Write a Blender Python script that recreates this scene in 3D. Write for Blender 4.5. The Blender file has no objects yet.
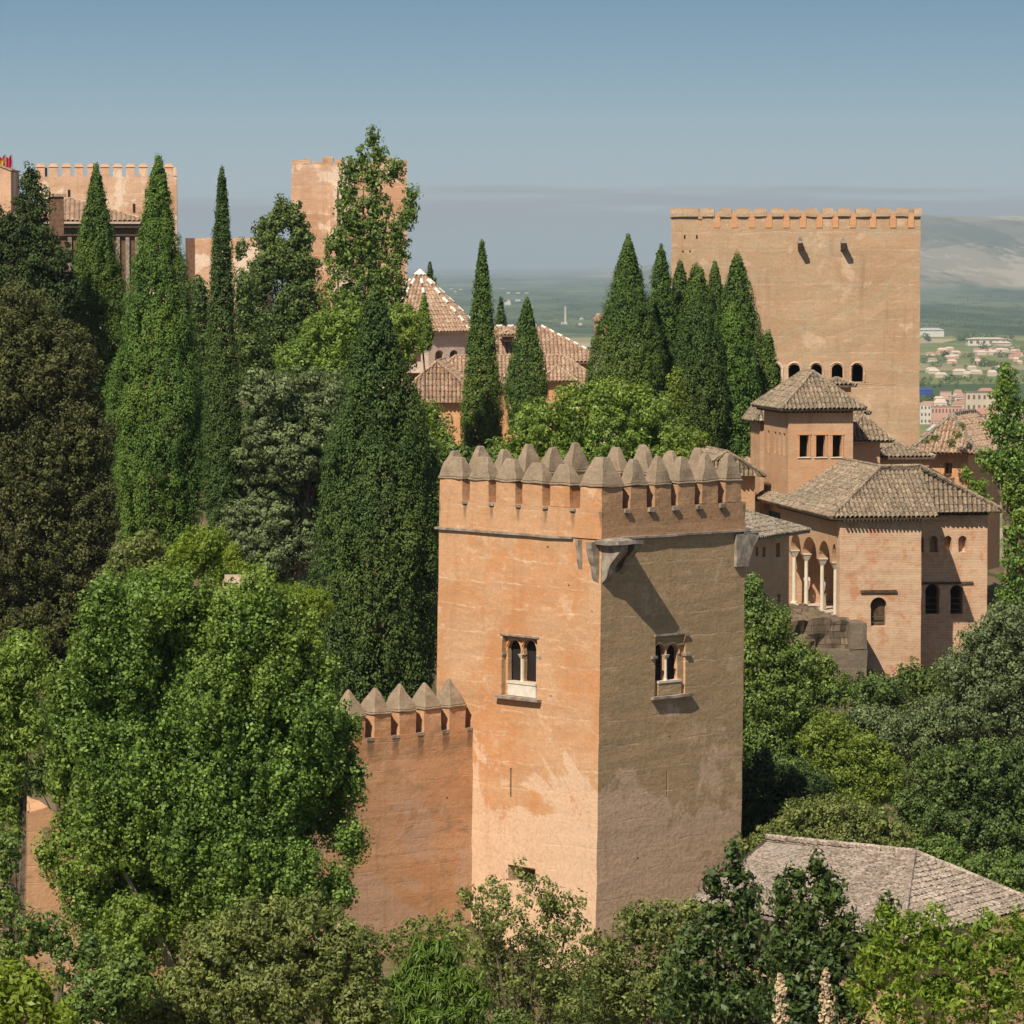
import bpy, bmesh, math, random, zlib
import numpy as np
from mathutils import Vector, noise
random.seed(7); RNG = np.random.default_rng(7)
S = bpy.context.scene; C = S.collection
R = math.radians
# ------------------------------------------------------------------ camera, sky, sun, exposure
FPX = 4000.0; YH = 262.0; EYE = 120.0
PITCH = math.atan((512 - YH) / FPX)
cam_d = bpy.data.cameras.new('camera'); cam = bpy.data.objects.new('camera', cam_d); C.objects.link(cam)
cam.location = (0, 0, EYE); cam.rotation_euler = (math.pi/2 - PITCH, 0, 0)
cam_d.sensor_width = 36; cam_d.lens = 36*FPX/1024; cam_d.clip_start = 1; cam_d.clip_end = 120000
S.camera = cam
LDIR = Vector((0.31, 0.60, -0.74)).normalized()          # the way sunlight travels
sun_d = bpy.data.lights.new('sun', 'SUN'); sun_d.energy = 5.0; sun_d.angle = R(0.5); sun_d.color = (1.0, 0.91, 0.76)
sun = bpy.data.objects.new('sun', sun_d); C.objects.link(sun)
sun.rotation_euler = LDIR.to_track_quat('-Z', 'Y').to_euler(); sun.location = (-50, -60, 250)
W = bpy.data.worlds.new('World'); S.world = W; W.use_nodes = True
wn = W.node_tree; wn.nodes.clear()
def wnode(t, **k):
    n = wn.nodes.new(t)
    for a, b in k.items(): setattr(n, a, b)
    return n
sky = wnode('ShaderNodeTexSky', sky_type='NISHITA', sun_disc=False)
sky.sun_elevation = math.asin(-LDIR.z); sky.sun_rotation = math.atan2(-LDIR.x, -LDIR.y)
sky.altitude = 700; sky.air_density = 1.0; sky.dust_density = 1.0; sky.ozone_density = 2.0
bg = wnode('ShaderNodeBackground'); bg.inputs[1].default_value = 0.052
out = wnode('ShaderNodeOutputWorld')
# a band of smoke low over the plain, as part of the sky itself
tc = wnode('ShaderNodeTexCoord'); sep = wnode('ShaderNodeSeparateXYZ'); wn.links.new(tc.outputs['Generated'], sep.inputs[0])
mp = wnode('ShaderNodeMapping'); mp.inputs['Scale'].default_value = (9, 9, 190); wn.links.new(tc.outputs['Generated'], mp.inputs[0])
nz = wnode('ShaderNodeTexNoise'); nz.inputs['Scale'].default_value = 1.0; nz.inputs['Detail'].default_value = 5; wn.links.new(mp.outputs[0], nz.inputs['Vector'])
m1 = wnode('ShaderNodeMath', operation='MULTIPLY_ADD'); m1.inputs[1].default_value = 0.022; m1.inputs[2].default_value = -0.011; wn.links.new(nz.outputs[0], m1.inputs[0])
m2 = wnode('ShaderNodeMath', operation='ADD'); wn.links.new(sep.outputs[2], m2.inputs[0]); wn.links.new(m1.outputs[0], m2.inputs[1])
mr = wnode('ShaderNodeMapRange', interpolation_type='SMOOTHSTEP'); wn.links.new(m2.outputs[0], mr.inputs[0])
mr.inputs[1].default_value = 0.0138; mr.inputs[2].default_value = 0.0180; mr.inputs[3].default_value = 0.80; mr.inputs[4].default_value = 0.0
mix = wnode('ShaderNodeMix', data_type='RGBA'); wn.links.new(mr.outputs[0], mix.inputs[0])
hs = wnode('ShaderNodeHueSaturation'); hs.inputs['Saturation'].default_value = 0.95; wn.links.new(sky.outputs[0], hs.inputs['Color'])
cr_ = wnode('ShaderNodeValToRGB'); wn.links.new(sep.outputs[2], cr_.inputs[0]); el_ = cr_.color_ramp.elements
for i_, (p_, c_) in enumerate(((0.0, (8.6, 9.6, 10.2)), (.018, (7.8, 9.3, 10.0)), (.034, (5.9, 8.3, 9.5)), (.050, (4.1, 6.7, 8.8)), (.068, (2.7, 5.2, 7.8)), (.16, (2.2, 4.4, 7.2)))):
    e_ = el_[i_] if i_ < 2 else el_.new(p_); e_.position = p_; e_.color = (*[q/11 for q in c_], 1)
sc_ = wnode('ShaderNodeMix', data_type='RGBA', blend_type='MULTIPLY'); sc_.inputs[0].default_value = 1; sc_.inputs[7].default_value = (11, 11, 11, 1); wn.links.new(cr_.outputs[0], sc_.inputs[6])
up_ = wnode('ShaderNodeMapRange', interpolation_type='SMOOTHSTEP'); wn.links.new(sep.outputs[2], up_.inputs[0]); up_.inputs[1].default_value = .08; up_.inputs[2].default_value = .30
lo_ = wnode('ShaderNodeMix', data_type='RGBA'); wn.links.new(up_.outputs[0], lo_.inputs[0]); wn.links.new(sc_.outputs[2], lo_.inputs[6]); wn.links.new(hs.outputs[0], lo_.inputs[7])
wn.links.new(lo_.outputs[2], mix.inputs[6])
mix.inputs[7].default_value = (5.7, 5.6, 5.9, 1)
wn.links.new(mix.outputs[2], bg.inputs[0]); wn.links.new(bg.outputs[0], out.inputs[0])
SMOKE = mix
S.view_settings.view_transform = 'Standard'; S.view_settings.look = 'None'; S.view_settings.exposure = 0.10; S.view_settings.gamma = 1
S.render.engine = 'CYCLES'; S.render.resolution_x = 1024; S.render.resolution_y = 1024
S.cycles.max_bounces = 5; S.cycles.diffuse_bounces = 2; S.cycles.volume_bounces = 0; S.cycles.transmission_bounces = 2; S.cycles.transparent_max_bounces = 6

# ------------------------------------------------------------------ geometry helpers
SP, CP = math.sin(PITCH), math.cos(PITCH)
def ray(px, py):
    x = (px-512)/FPX; y = -(py-512)/FPX
    return Vector((x, y*SP + CP, y*CP - SP))
def at(px, py, Y):
    d = ray(px, py); return Vector((0, 0, EYE)) + d*(Y/d.y)
def mpx(Y): return Y/FPX                      # metres per pixel
class Frame:
    "vertical wall plane: u runs to the right along it, n points out of it, o is the distance out along n"
    def __init__(s, P, u):
        s.P = Vector((P[0], P[1])); s.u = Vector(u).normalized(); s.n = Vector((s.u.y, -s.u.x))
    def pt(s, a, o, z):
        q = s.P + s.u*a + s.n*o; return Vector((q.x, q.y, z))
    def pix(s, px, py, o=0):
        d = ray(px, py); P = s.P + s.n*o
        # (d.xy*t - P).n = 0
        t = P.dot(s.n)/Vector((d.x, d.y)).dot(s.n)
        q = Vector((d.x*t, d.y*t)); return (q-P).dot(s.u), EYE + d.z*t
def solve_w(X0, Y0, ux, uy, px):              # how far from (X0,Y0) along u a column of pixels is met
    k = (px-512)/FPX; return (k*Y0 - X0)/(ux - k*uy)
class MB:
    def __init__(s): s.v = []; s.f = []; s.uv = None
    def add(s, vs, fs):
        b = len(s.v); s.v += [tuple(x) for x in vs]; s.f += [tuple(i+b for i in f) for f in fs]; return s
    def box(s, F, a0, a1, o0, o1, z0, z1):
        p = [F.pt(a, o, z) for z in (z0, z1) for a, o in ((a0, o0), (a1, o0), (a1, o1), (a0, o1))]
        return s.add(p, [(3, 2, 1, 0), (4, 5, 6, 7), (0, 1, 5, 4), (1, 2, 6, 5), (2, 3, 7, 6), (3, 0, 4, 7)])
    def frust(s, F, a0, a1, o0, o1, z0, z1, ia, io):
        p = [F.pt(a, o, z0) for a, o in ((a0, o0), (a1, o0), (a1, o1), (a0, o1))] + \
            [F.pt(a, o, z1) for a, o in ((a0+ia, o0+io), (a1-ia, o0+io), (a1-ia, o1-io), (a0+ia, o1-io))]
        return s.add(p, [(3, 2, 1, 0), (4, 5, 6, 7), (0, 1, 5, 4), (1, 2, 6, 5), (2, 3, 7, 6), (3, 0, 4, 7)])
    def prism(s, F, poly, o0, o1):            # poly of (a,z) in the wall plane, extruded along n
        n = len(poly); p = [F.pt(a, o0, z) for a, z in poly] + [F.pt(a, o1, z) for a, z in poly]
        return s.add(p, [tuple(range(n))[::-1], tuple(range(n, 2*n))] + [(i, (i+1) % n, (i+1) % n+n, i+n) for i in range(n)])
    def sprism(s, F, poly, a0, a1):           # poly of (o,z), extruded along u
        n = len(poly); p = [F.pt(a0, o, z) for o, z in poly] + [F.pt(a1, o, z) for o, z in poly]
        return s.add(p, [tuple(range(n)), tuple(range(n, 2*n))[::-1]] + [(i, i+n, (i+1) % n+n, (i+1) % n) for i in range(n)])
    def tube(s, pts, rad, k=6):
        pts = [Vector(p) for p in pts]; n = len(pts); vs = []
        for i, p in enumerate(pts):
            d = (pts[min(i+1, n-1)] - pts[max(i-1, 0)]).normalized()
            a = d.orthogonal().normalized() if abs(d.z) > .95 or i == 0 else (a - d*a.dot(d)).normalized()
            b = d.cross(a)
            r = rad[i] if hasattr(rad, '__len__') else rad
            vs += [p + (a*math.cos(2*math.pi*j/k) + b*math.sin(2*math.pi*j/k))*r for j in range(k)]
        fs = [(i*k+j, i*k+(j+1) % k, (i+1)*k+(j+1) % k, (i+1)*k+j) for i in range(n-1) for j in range(k)]
        fs += [tuple(range(k))[::-1], tuple(range((n-1)*k, n*k))]
        return s.add(vs, fs)
def link(o, parent=None):
    C.objects.link(o)
    if parent: o.parent = parent
    return o
def obj(name, mb, mat, parent=None, recalc=True):
    me = bpy.data.meshes.new(name)
    off = Vector(parent.get('_w', (0, 0, 0))) if parent else Vector((0, 0, 0))
    me.from_pydata([tuple(Vector(v)-off) for v in mb.v], [], mb.f)
    if mb.uv:
        l = me.uv_layers.new(name='UVMap'); l.data.foreach_set('uv', [c for f in mb.uv for p in f for c in p])
    if recalc:
        bm = bmesh.new(); bm.from_mesh(me); bmesh.ops.recalc_face_normals(bm, faces=bm.faces); bm.to_mesh(me); bm.free()
    for m in (mat if isinstance(mat, list) else [mat]): me.materials.append(m)
    o = bpy.data.objects.new(name, me); link(o, parent); o['_w'] = list(off); return o
def tag(o, label=None, cat=None, group=None, kind=None):
    if label: o['label'] = label
    if cat: o['category'] = cat
    if group: o['group'] = group
    if kind: o['kind'] = kind
    return o
def thing(name, label, cat, loc, group=None):
    o = bpy.data.objects.new(name, None); o.location = loc; o['_w'] = list(loc); C.objects.link(o); o.empty_display_size = .5
    return tag(o, label, cat, group)
def cut(o, cutters):
    "boolean difference with a list of MB prisms, one modifier each, baked into the mesh"
    off = Vector(o['_w']); tmp = []
    for c in cutters:
        me = bpy.data.meshes.new('cutter'); me.from_pydata([tuple(Vector(v)-off) for v in c.v], [], c.f)
        bm = bmesh.new(); bm.from_mesh(me); bmesh.ops.recalc_face_normals(bm, faces=bm.faces); bm.to_mesh(me); bm.free()
        co = bpy.data.objects.new('cutter', me); C.objects.link(co); co.parent = o.parent; tmp.append((co, me))
        md = o.modifiers.new('b', 'BOOLEAN'); md.operation = 'DIFFERENCE'; md.solver = 'EXACT'; md.object = co
    bpy.context.view_layer.update()
    nm = bpy.data.meshes.new_from_object(o.evaluated_get(bpy.context.evaluated_depsgraph_get())); o.modifiers.clear(); old = o.data; o.data = nm
    bpy.data.meshes.remove(old); nm.name = o.name
    for co, me in tmp: bpy.data.objects.remove(co); bpy.data.meshes.remove(me)
def rough(o, amp=.03, cuts=2, freq=1.7, bevel=0):
    "subdivide and wear the surface"
    bm = bmesh.new(); bm.from_mesh(o.data)
    if bevel: bmesh.ops.bevel(bm, geom=bm.edges[:], offset=bevel, segments=1, affect='EDGES', clamp_overlap=True)
    if cuts: bmesh.ops.subdivide_edges(bm, edges=bm.edges[:], cuts=cuts, use_grid_fill=True)
    off = Vector(o['_w'])
    for v in bm.verts:
        p = (v.co+off)*freq
        v.co += Vector((noise.noise(p), noise.noise(p+Vector((31, 7, 3))), noise.noise(p+Vector((5, 57, 9)))))*amp
    bm.to_mesh(o.data); bm.free()
def wobble_edges(o, step=.5, amp=.03, freq=1.3):
    "long walls: cut the sheet every `step` metres in height and move the rings a little, so that no edge is ruler straight"
    bm = bmesh.new(); bm.from_mesh(o.data)
    zs = [v.co.z for v in bm.verts]; z = min(zs)+step
    while z < max(zs)-.1:
        bmesh.ops.bisect_plane(bm, geom=bm.verts[:]+bm.edges[:]+bm.faces[:], plane_co=(0, 0, z), plane_no=(0, 0, 1)); z += step
    off = Vector(o['_w'])
    for v in bm.verts:
        p = (v.co+off)*freq
        v.co += Vector((noise.noise(p), noise.noise(p+Vector((31, 7, 3))), 0))*amp
    bm.to_mesh(o.data); bm.free()
def arch(ac, w, z0, zs, kind='horseshoe', seg=10):
    "outline (a,z): opening of width w centred on ac, from z0 up to an arch springing at zs"
    h = w/2; pts = [(ac-h, z0), (ac+h, z0)]
    if kind == 'horseshoe':
        r = h*1.08; c = zs + r*.30; a0 = -math.asin(.30)
        pts += [(ac+h, zs-.001)]
        for i in range(seg+1):
            t = a0 + (math.pi-2*a0)*i/seg; pts.append((ac + r*math.cos(t), c + r*math.sin(t)))
        pts += [(ac-h, zs-.001)]
    else:
        for i in range(seg+1):
            t = math.pi*i/seg; pts.append((ac + h*math.cos(t), zs + h*math.sin(t)))
    return pts

# ------------------------------------------------------------------ materials
class N:
    def __init__(s, name):
        s.m = bpy.data.materials.new(name); s.m.use_nodes = True; s.t = s.m.node_tree; s.t.nodes.clear()
        s.o = s.t.nodes.new('ShaderNodeOutputMaterial'); s.pos = None
    def n(s, ty, ins=None, **k):
        x = s.t.nodes.new(ty)
        for a, b in k.items(): setattr(x, a, b)
        for a, b in (ins or {}).items():
            if isinstance(b, bpy.types.NodeSocket): s.t.links.new(b, x.inputs[a])
            else: x.inputs[a].default_value = b
        return x
    def P(s):
        if not s.pos: s.pos = s.n('ShaderNodeNewGeometry').outputs['Position']
        return s.pos
    def vec(s, sc, src=None, loc=(0, 0, 0)):
        return s.n('ShaderNodeMapping', {0: src or s.P(), 'Scale': sc, 'Location': loc}).outputs[0]
    def noise(s, scale=1, detail=4, rough=.55, v=None, dist=0, loc=None):
        if loc: v = s.vec((1, 1, 1), v, loc)
        return s.n('ShaderNodeTexNoise', {'Vector': v or s.P(), 'Scale': scale, 'Detail': detail, 'Roughness': rough, 'Distortion': dist}).outputs[0]
    def math(s, op, a, b=0.0, c=0.0, clamp=False):
        x = s.n('ShaderNodeMath', {0: a, 1: b, 2: c}, operation=op); x.use_clamp = clamp; return x.outputs[0]
    def step(s, v, a, b, lo=0., hi=1.):
        return s.n('ShaderNodeMapRange', {0: v, 1: a, 2: b, 3: lo, 4: hi}, interpolation_type='SMOOTHSTEP').outputs[0]
    def mix(s, f, a, b, blend='MIX'):
        x = s.n('ShaderNodeMix', data_type='RGBA', blend_type=blend)
        for i, q in ((0, f), (6, a), (7, b)):
            if isinstance(q, bpy.types.NodeSocket): s.t.links.new(q, x.inputs[i])
            elif i == 0: x.inputs[0].default_value = q
            else: x.inputs[i].default_value = (*q, 1) if len(q) == 3 else q
        return x.outputs[2]
    def done(s, col, rough=.9, bump=None, bs=.3, bd=.02, spec=.2, extra=None, metal=0):
        b = s.n('ShaderNodeBsdfPrincipled', {'Roughness': rough, 'Specular IOR Level': spec, 'Metallic': metal})
        if isinstance(col, bpy.types.NodeSocket): s.t.links.new(col, b.inputs[0])
        else: b.inputs[0].default_value = (*col, 1)
        if bump is not None:
            bp = s.n('ShaderNodeBump', {'Height': bump, 'Strength': bs, 'Distance': bd}); s.t.links.new(bp.outputs[0], b.inputs['Normal'])
        s.t.links.new(b.outputs[0], s.o.inputs[0]); return s.mat()
    def mat(s): return s.m

def mat_plain(name, col, rough=.8, var=.12, scale=2.0, spec=.2):
    n = N(name); a = n.noise(scale, 4); f = n.step(a, .3, .7)
    return n.done(n.mix(f, [c*(1-var) for c in col], [min(1, c*(1+var)) for c in col]), rough, a, .2, .02, spec)
def mat_plaster(name, c1, c2, c3, *, stains=None, thr=.60, line=(.62, .42, .27), course=.82, lineamt=.45, pale=None, palez=None, stain=.35, scl=1.0, holes=.0, streak=.25, z0=0.0, grey=None, patch=.25):
    "rammed-earth wall: two earth tones, pale lime lines along the lifts, patches of newer render, rain streaks, pits"
    n = N(name); P = n.P(); sx = n.n('ShaderNodeSeparateXYZ', {0: P}); z = sx.outputs[2]
    big = n.noise(.34*scl, 5, .6, dist=.6); f = n.step(big, .36, .62)
    col = n.mix(f, c1, c2)
    mid = n.noise(1.1*scl, 5, .65, n.vec((1, 1, 1.9)), .4, loc=(9, 2, 4)); col = n.mix(n.math('MULTIPLY', n.step(mid, .48, .72), .6), col, c3)
    # lifts: each course a slightly different value
    wob = n.noise(.6*scl, 2, .5, loc=(3, 3, 3)); zz = n.math('ADD', n.math('MULTIPLY', z, 1/course), n.math('MULTIPLY', wob, .38))
    fl = n.math('FLOOR', zz); wnz = n.n('ShaderNodeTexWhiteNoise', {1: fl}, noise_dimensions='1D').outputs[0]
    col = n.mix(n.math('MULTIPLY', wnz, .20), col, [c*.62 for c in c1])
    fr = n.math('ABSOLUTE', n.math('SUBTRACT', n.math('FRACT', zz), .5)); ln = n.step(fr, .445, .49)
    lm = n.step(n.noise(.9*scl, 4, .7, loc=(21, 5, 8)), .42, .62)
    col = n.mix(n.math('MULTIPLY', n.math('MULTIPLY', ln, lm), lineamt), col, line)
    # branching pale cracks/mends
    vo = n.n('ShaderNodeTexVoronoi', {'Vector': n.mix(.25, n.vec((.45*scl, .45*scl, .6*scl)), n.n('ShaderNodeTexNoise', {'Vector': P, 'Scale': .8, 'Detail': 3}).outputs[1], 'ADD'), 'Scale': 1.0}, feature='DISTANCE_TO_EDGE').outputs[0]
    cr = n.step(vo, .022, .0); col = n.mix(n.math('MULTIPLY', n.math('MULTIPLY', cr, n.step(n.noise(.9*scl, 4, loc=(1, 44, 2)), .50, .62)), lineamt*.55), col, line)
    hb = n.noise(1.3*scl, 6, .72, n.vec((.55, .55, 3.2)), .3, loc=(60, 2, 31)); col = n.mix(n.math('MULTIPLY', n.step(hb, .46, .66), .42), col, [c*.70 for c in c2]); hl = n.noise(1.7*scl, 6, .75, n.vec((.7, .7, 2.6)), .5, loc=(6, 22, 3)); col = n.mix(n.math('MULTIPLY', n.step(hl, .54, .68), .5), col, line)
    mt = n.noise(3.3, 6, .75, loc=(8, 8, 88)); col = n.mix(n.math('MULTIPLY', n.step(mt, .52, .66), .30), col, c3)
    # lime patches
    pm = n.step(n.noise(.55*scl, 6, .62, loc=(7, 70, 1), dist=.25), thr, thr+.06); col = n.mix(n.math('MULTIPLY', pm, patch), col, line)
    if grey:
        gm = n.step(n.noise(.8*scl, 5, .7, n.vec((1, 1, 2.5)), loc=(17, 7, 11)), .5, .68); col = n.mix(n.math('MULTIPLY', gm, .75), col, grey)
    if pale:
        q = n.math('ADD', n.math('MULTIPLY', n.math('SUBTRACT', z, palez), .12), n.math('MULTIPLY', n.math('SUBTRACT', n.noise(.27, 5, .62, loc=(40, 3, 2), dist=1.0), .5), 2.6))
        col = n.mix(n.step(q, .05, -.06, 0, .85), col, pale)
    # streaks and fine grain
    st = n.noise(1, 4, .6, n.vec((2.6, 2.6, .22))); col = n.mix(n.math('MULTIPLY', n.step(st, .52, .78), streak), col, [c*.42 for c in c1])
    g1 = n.noise(7, 5, .7); col = n.mix(n.math('MULTIPLY', n.step(g1, .38, .72), stain), col, [c*.55 for c in c2])
    g2 = n.noise(20, 3, .7); col = n.mix(n.math('MULTIPLY', n.step(g2, .55, .8), .25), col, line)
    pit = n.n('ShaderNodeTexVoronoi', {'Vector': n.vec((1.1, 1.1, 1.35)), 'Scale': 1.0}).outputs[0]
    ph = n.math('MULTIPLY', n.step(pit, .075, .05), n.step(n.noise(.4, 2, loc=(90, 1, 1)), .48, .55))
    col = n.mix(n.math('MULTIPLY', ph, holes), col, [c*.18 for c in c1])
    if stains:                                         # dark runs of damp below the drains
        (ox, oy), (ux, uy), sp, zt0, ln_, wd = stains
        dd = n.n('ShaderNodeVectorMath', {0: n.n('ShaderNodeVectorMath', {0: P, 1: (ox, oy, 0)}, operation='SUBTRACT').outputs[0], 1: (ux, uy, 0)}, operation='DOT_PRODUCT').outputs['Value']
        ff = n.math('ABSOLUTE', n.math('SUBTRACT', n.math('FRACT', n.math('ADD', n.math('MULTIPLY', dd, 1/sp), n.math('MULTIPLY_ADD', n.noise(2.5, 3, .6), .12, -.06+.5))), .5))
        dz = n.math('SUBTRACT', zt0, z); wv = n.math('MULTIPLY_ADD', dz, -.35*wd/ln_, wd)
        sm = n.math('MULTIPLY', n.step(n.math('SUBTRACT', n.math('MULTIPLY', ff, sp), wv), .06, -.06), n.math('MULTIPLY', n.step(dz, -.05, .02), n.step(n.math('MULTIPLY_ADD', n.noise(3, 3), .5, dz), ln_*1.3, ln_*.5)))
        col = n.mix(n.math('MULTIPLY', sm, .72), col, (.17, .12, .075))
    bump = n.math('ADD', n.math('MULTIPLY', g1, .6), n.math('ADD', mid, n.math('MULTIPLY', n.math('MULTIPLY', ln, lm), -.18)))
    return n.done(col, .95, bump, .55, .05, .08)
def mat_brick(name, c1, c2, mortar, ang, patch=(.55, .38, .25), w=.30, h=.085, pamt=.8):
    n = N(name); P = n.P(); d = n.n('ShaderNodeVectorMath', {0: P, 1: (math.cos(ang), math.sin(ang), 0)}, operation='DOT_PRODUCT').outputs['Value']
    z = n.n('ShaderNodeSeparateXYZ', {0: P}).outputs[2]; v = n.n('ShaderNodeCombineXYZ', {0: d, 1: z, 2: 0.0}).outputs[0]
    b = n.n('ShaderNodeTexBrick', {'Vector': v, 'Color1': (*c1, 1), 'Color2': (*c2, 1), 'Mortar': (*mortar, 1), 'Scale': 1.0, 'Mortar Size': .018, 'Brick Width': w, 'Row Height': h, 'Bias': 0.0})
    col = b.outputs[0]
    big = n.noise(.8, 5, .65, dist=.7); col = n.mix(n.math('MULTIPLY', n.step(big, .44, .60), pamt), col, patch)
    s = n.noise(4, 5, .7); col = n.mix(n.math('MULTIPLY', n.step(s, .45, .75), .35), col, [c*.5 for c in c1])
    rd = n.noise(1.4, 4, .6, loc=(4, 40, 9)); col = n.mix(n.math('MULTIPLY', n.step(rd, .54, .66), .7), col, [c1[0]*.98, c1[1]*.78, c1[2]*.68])
    rw = n.n('ShaderNodeTexWhiteNoise', {1: n.math('FLOOR', n.math('MULTIPLY', z, 1/(h*3)))}, noise_dimensions='1D').outputs[0]
    col = n.mix(n.math('MULTIPLY', rw, .18), col, [c*.5 for c in c2])
    return n.done(col, .95, n.math('ADD', b.outputs[1], n.math('MULTIPLY', s, -.8)), .5, -.03, .05)
def mat_tile(name, cols, lichen=(.17, .155, .12), la=.45, pale=(.58, .47, .36)):
    n = N(name); uv = n.n('ShaderNodeUVMap').outputs[0]
    fl = n.n('ShaderNodeVectorMath', {0: uv}, operation='FLOOR').outputs[0]
    wn_ = n.n('ShaderNodeTexWhiteNoise', {0: fl}, noise_dimensions='3D'); r = wn_.outputs[0]
    cr = n.n('ShaderNodeValToRGB', {0: r}); e = cr.color_ramp; e.interpolation = 'LINEAR'
    for i, c in enumerate(cols):
        p = i/(len(cols)-1)
        el = e.elements[i] if i < 2 else e.elements.new(p)
        el.position = p
    for i, c in enumerate(cols): e.elements[i].color = (*c, 1)
    col = cr.outputs[0]
    a = n.noise(.7, 5, .65); col = n.mix(n.math('MULTIPLY', n.step(a, .45, .66), la), col, lichen); fn_ = n.noise(9, 4, .75, loc=(2, 8, 8)); col = n.mix(n.step(fn_, .42, .66), col, [c*.45 for c in lichen]); fq = n.noise(7, 3, .7, loc=(22, 8, 8)); col = n.mix(n.math('MULTIPLY', n.step(fq, .55, .68), .6), col, pale)
    b = n.noise(5, 4, .7); col = n.mix(n.math('MULTIPLY', n.step(b, .5, .75), .45), col, lichen)
    c = n.noise(1.6, 4, .7, loc=(5, 5, 9)); col = n.mix(n.math('MULTIPLY', n.step(c, .56, .7), .35), col, pale)
    return n.done(col, .92, b, .5, .02, .1)
def mat_leaf(name, dark, light, trans=.22, rough=.5, spec=.25, warm=None):
    n = N(name); t = n.n('ShaderNodeAttribute', attribute_name='tint').outputs['Fac']
    dark, light = [c*k*1.5 for c, k in zip(dark, (1.25, 1, .7))], [c*k*1.75 for c, k in zip(light, (1.18, 1, .75))]
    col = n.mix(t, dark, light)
    big = n.noise(.22, 3, .6); col = n.mix(n.math('MULTIPLY', n.step(big, .4, .7), .30), col, warm or [light[0]*1.25, light[1]*.95, light[2]*.6])
    b = n.n('ShaderNodeBsdfPrincipled', {'Base Color': col, 'Roughness': rough, 'Specular IOR Level': spec})
    tr = n.n('ShaderNodeBsdfTranslucent', {0: n.mix(.6, col, (light[0]*1.5, light[1]*1.5, light[2]*.5))})
    m = n.n('ShaderNodeMixShader', {0: trans, 1: b.outputs[0], 2: tr.outputs[0]}); n.t.links.new(m.outputs[0], n.o.inputs[0])
    return n.mat()

M = {}
M['tower_left'] = mat_plaster('orange_render', (.63, .285, .12), (.68, .40, .225), (.60, .39, .24), line=(.84, .60, .40), pale=(.76, .53, .37), palez=EYE-19.6, course=.98, lineamt=.62, stain=.40, patch=.45, holes=.9, streak=.18)  # the left face has its own, more orange render
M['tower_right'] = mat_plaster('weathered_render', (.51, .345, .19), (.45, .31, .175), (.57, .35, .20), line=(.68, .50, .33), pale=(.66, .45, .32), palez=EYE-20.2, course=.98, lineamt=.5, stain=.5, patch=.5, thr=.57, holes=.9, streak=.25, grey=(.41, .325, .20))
M['parapet_right'] = mat_plaster('red_brown_parapet', (.52, .30, .165), (.47, .28, .16), (.58, .36, .21), line=(.66, .46, .30), course=.28, lineamt=.25, stain=.5, patch=.25, streak=.3)
M['wall'] = mat_plaster('curtain_render', (.64, .34, .175), (.70, .41, .24), (.56, .30, .16), line=(.72, .48, .31), course=.55, lineamt=.3, stain=.4, pale=(.52, .31, .2), palez=EYE-22.6, grey=(.36, .25, .14), holes=.9, streak=.3)
M['comares'] = mat_plaster('great_tower_render', (.51, .315, .185), (.56, .375, .235), (.48, .35, .225), line=(.72, .53, .37), course=1.1, lineamt=.55, stain=.4, scl=.8, grey=(.46, .37, .25), streak=.35, patch=.55, holes=.2, thr=.57)
M['old_tower'] = mat_plaster('broken_tower_render', (.60, .32, .18), (.74, .47, .31), (.50, .27, .15), line=(.86, .66, .50), course=1.3, lineamt=.5, scl=.5, stain=.45, patch=.95, streak=.3, thr=.52)
M['orange'] = mat_plaster('orange_stucco', (.66, .33, .16), (.70, .37, .19), (.62, .33, .18), line=(.72, .45, .28), lineamt=.2, stain=.15, patch=.3)
M['stucco'] = mat_plaster('pink_stucco', (.66, .52, .42), (.60, .45, .36), (.52, .38, .3), line=(.78, .66, .56), lineamt=.2, stain=.2, patch=.5)
M['mirador'] = mat_plaster('mirador_render', (.60, .34, .19), (.66, .42, .26), (.52, .31, .185), line=(.64, .46, .33), lineamt=.2, stain=.3, course=.6)
ANG = math.atan2(.174, .985)
M['brick'] = mat_brick('weathered_brick', (.60, .31, .18), (.70, .45, .29), (.66, .46, .31), ANG, patch=(.72, .51, .33), pamt=.8)
M['brick_far'] = mat_brick('small_brick', (.62, .34, .20), (.72, .44, .27), (.70, .52, .38), ANG, patch=(.72, .50, .33), w=.5, h=.14)
M['capstone'] = mat_plaster('lichen_capstone', (.32, .24, .165), (.39, .295, .205), (.22, .165, .12), line=(.48, .37, .27), lineamt=.2, course=.2, stain=.6, patch=.3, scl=2.5, streak=.4)
M['ledge'] = mat_plain('grey_stone', (.30, .25, .20), .9, .35, 3)
M['rubble'] = mat_brick('rubble_masonry', (.13, .10, .075), (.24, .18, .125), (.05, .04, .03), ANG, patch=(.20, .15, .10), w=.75, h=.33, pamt=.9)
M['render_grey'] = mat_plaster('grey_render', (.36, .27, .18), (.31, .24, .17), (.40, .30, .2), line=(.45, .35, .25), lineamt=.3, stain=.4)
M['tile'] = mat_tile('roof_tile', [(.24, .175, .12), (.34, .25, .17), (.42, .30, .20), (.30, .22, .15), (.52, .40, .28)])
M['tile_grey'] = mat_tile('mossy_roof_tile', [(.25, .20, .15), (.33, .27, .20), (.40, .32, .24), (.30, .25, .19), (.46, .38, .3)], la=.5, lichen=(.13, .115, .085), pale=(.5, .44, .36))
M['tile_pale'] = mat_tile('bleached_roof_tile', [(.38, .30, .235), (.48, .385, .305), (.56, .455, .37), (.32, .25, .195), (.60, .50, .42)], la=.35, lichen=(.22, .175, .135), pale=(.64, .54, .45))
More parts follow.
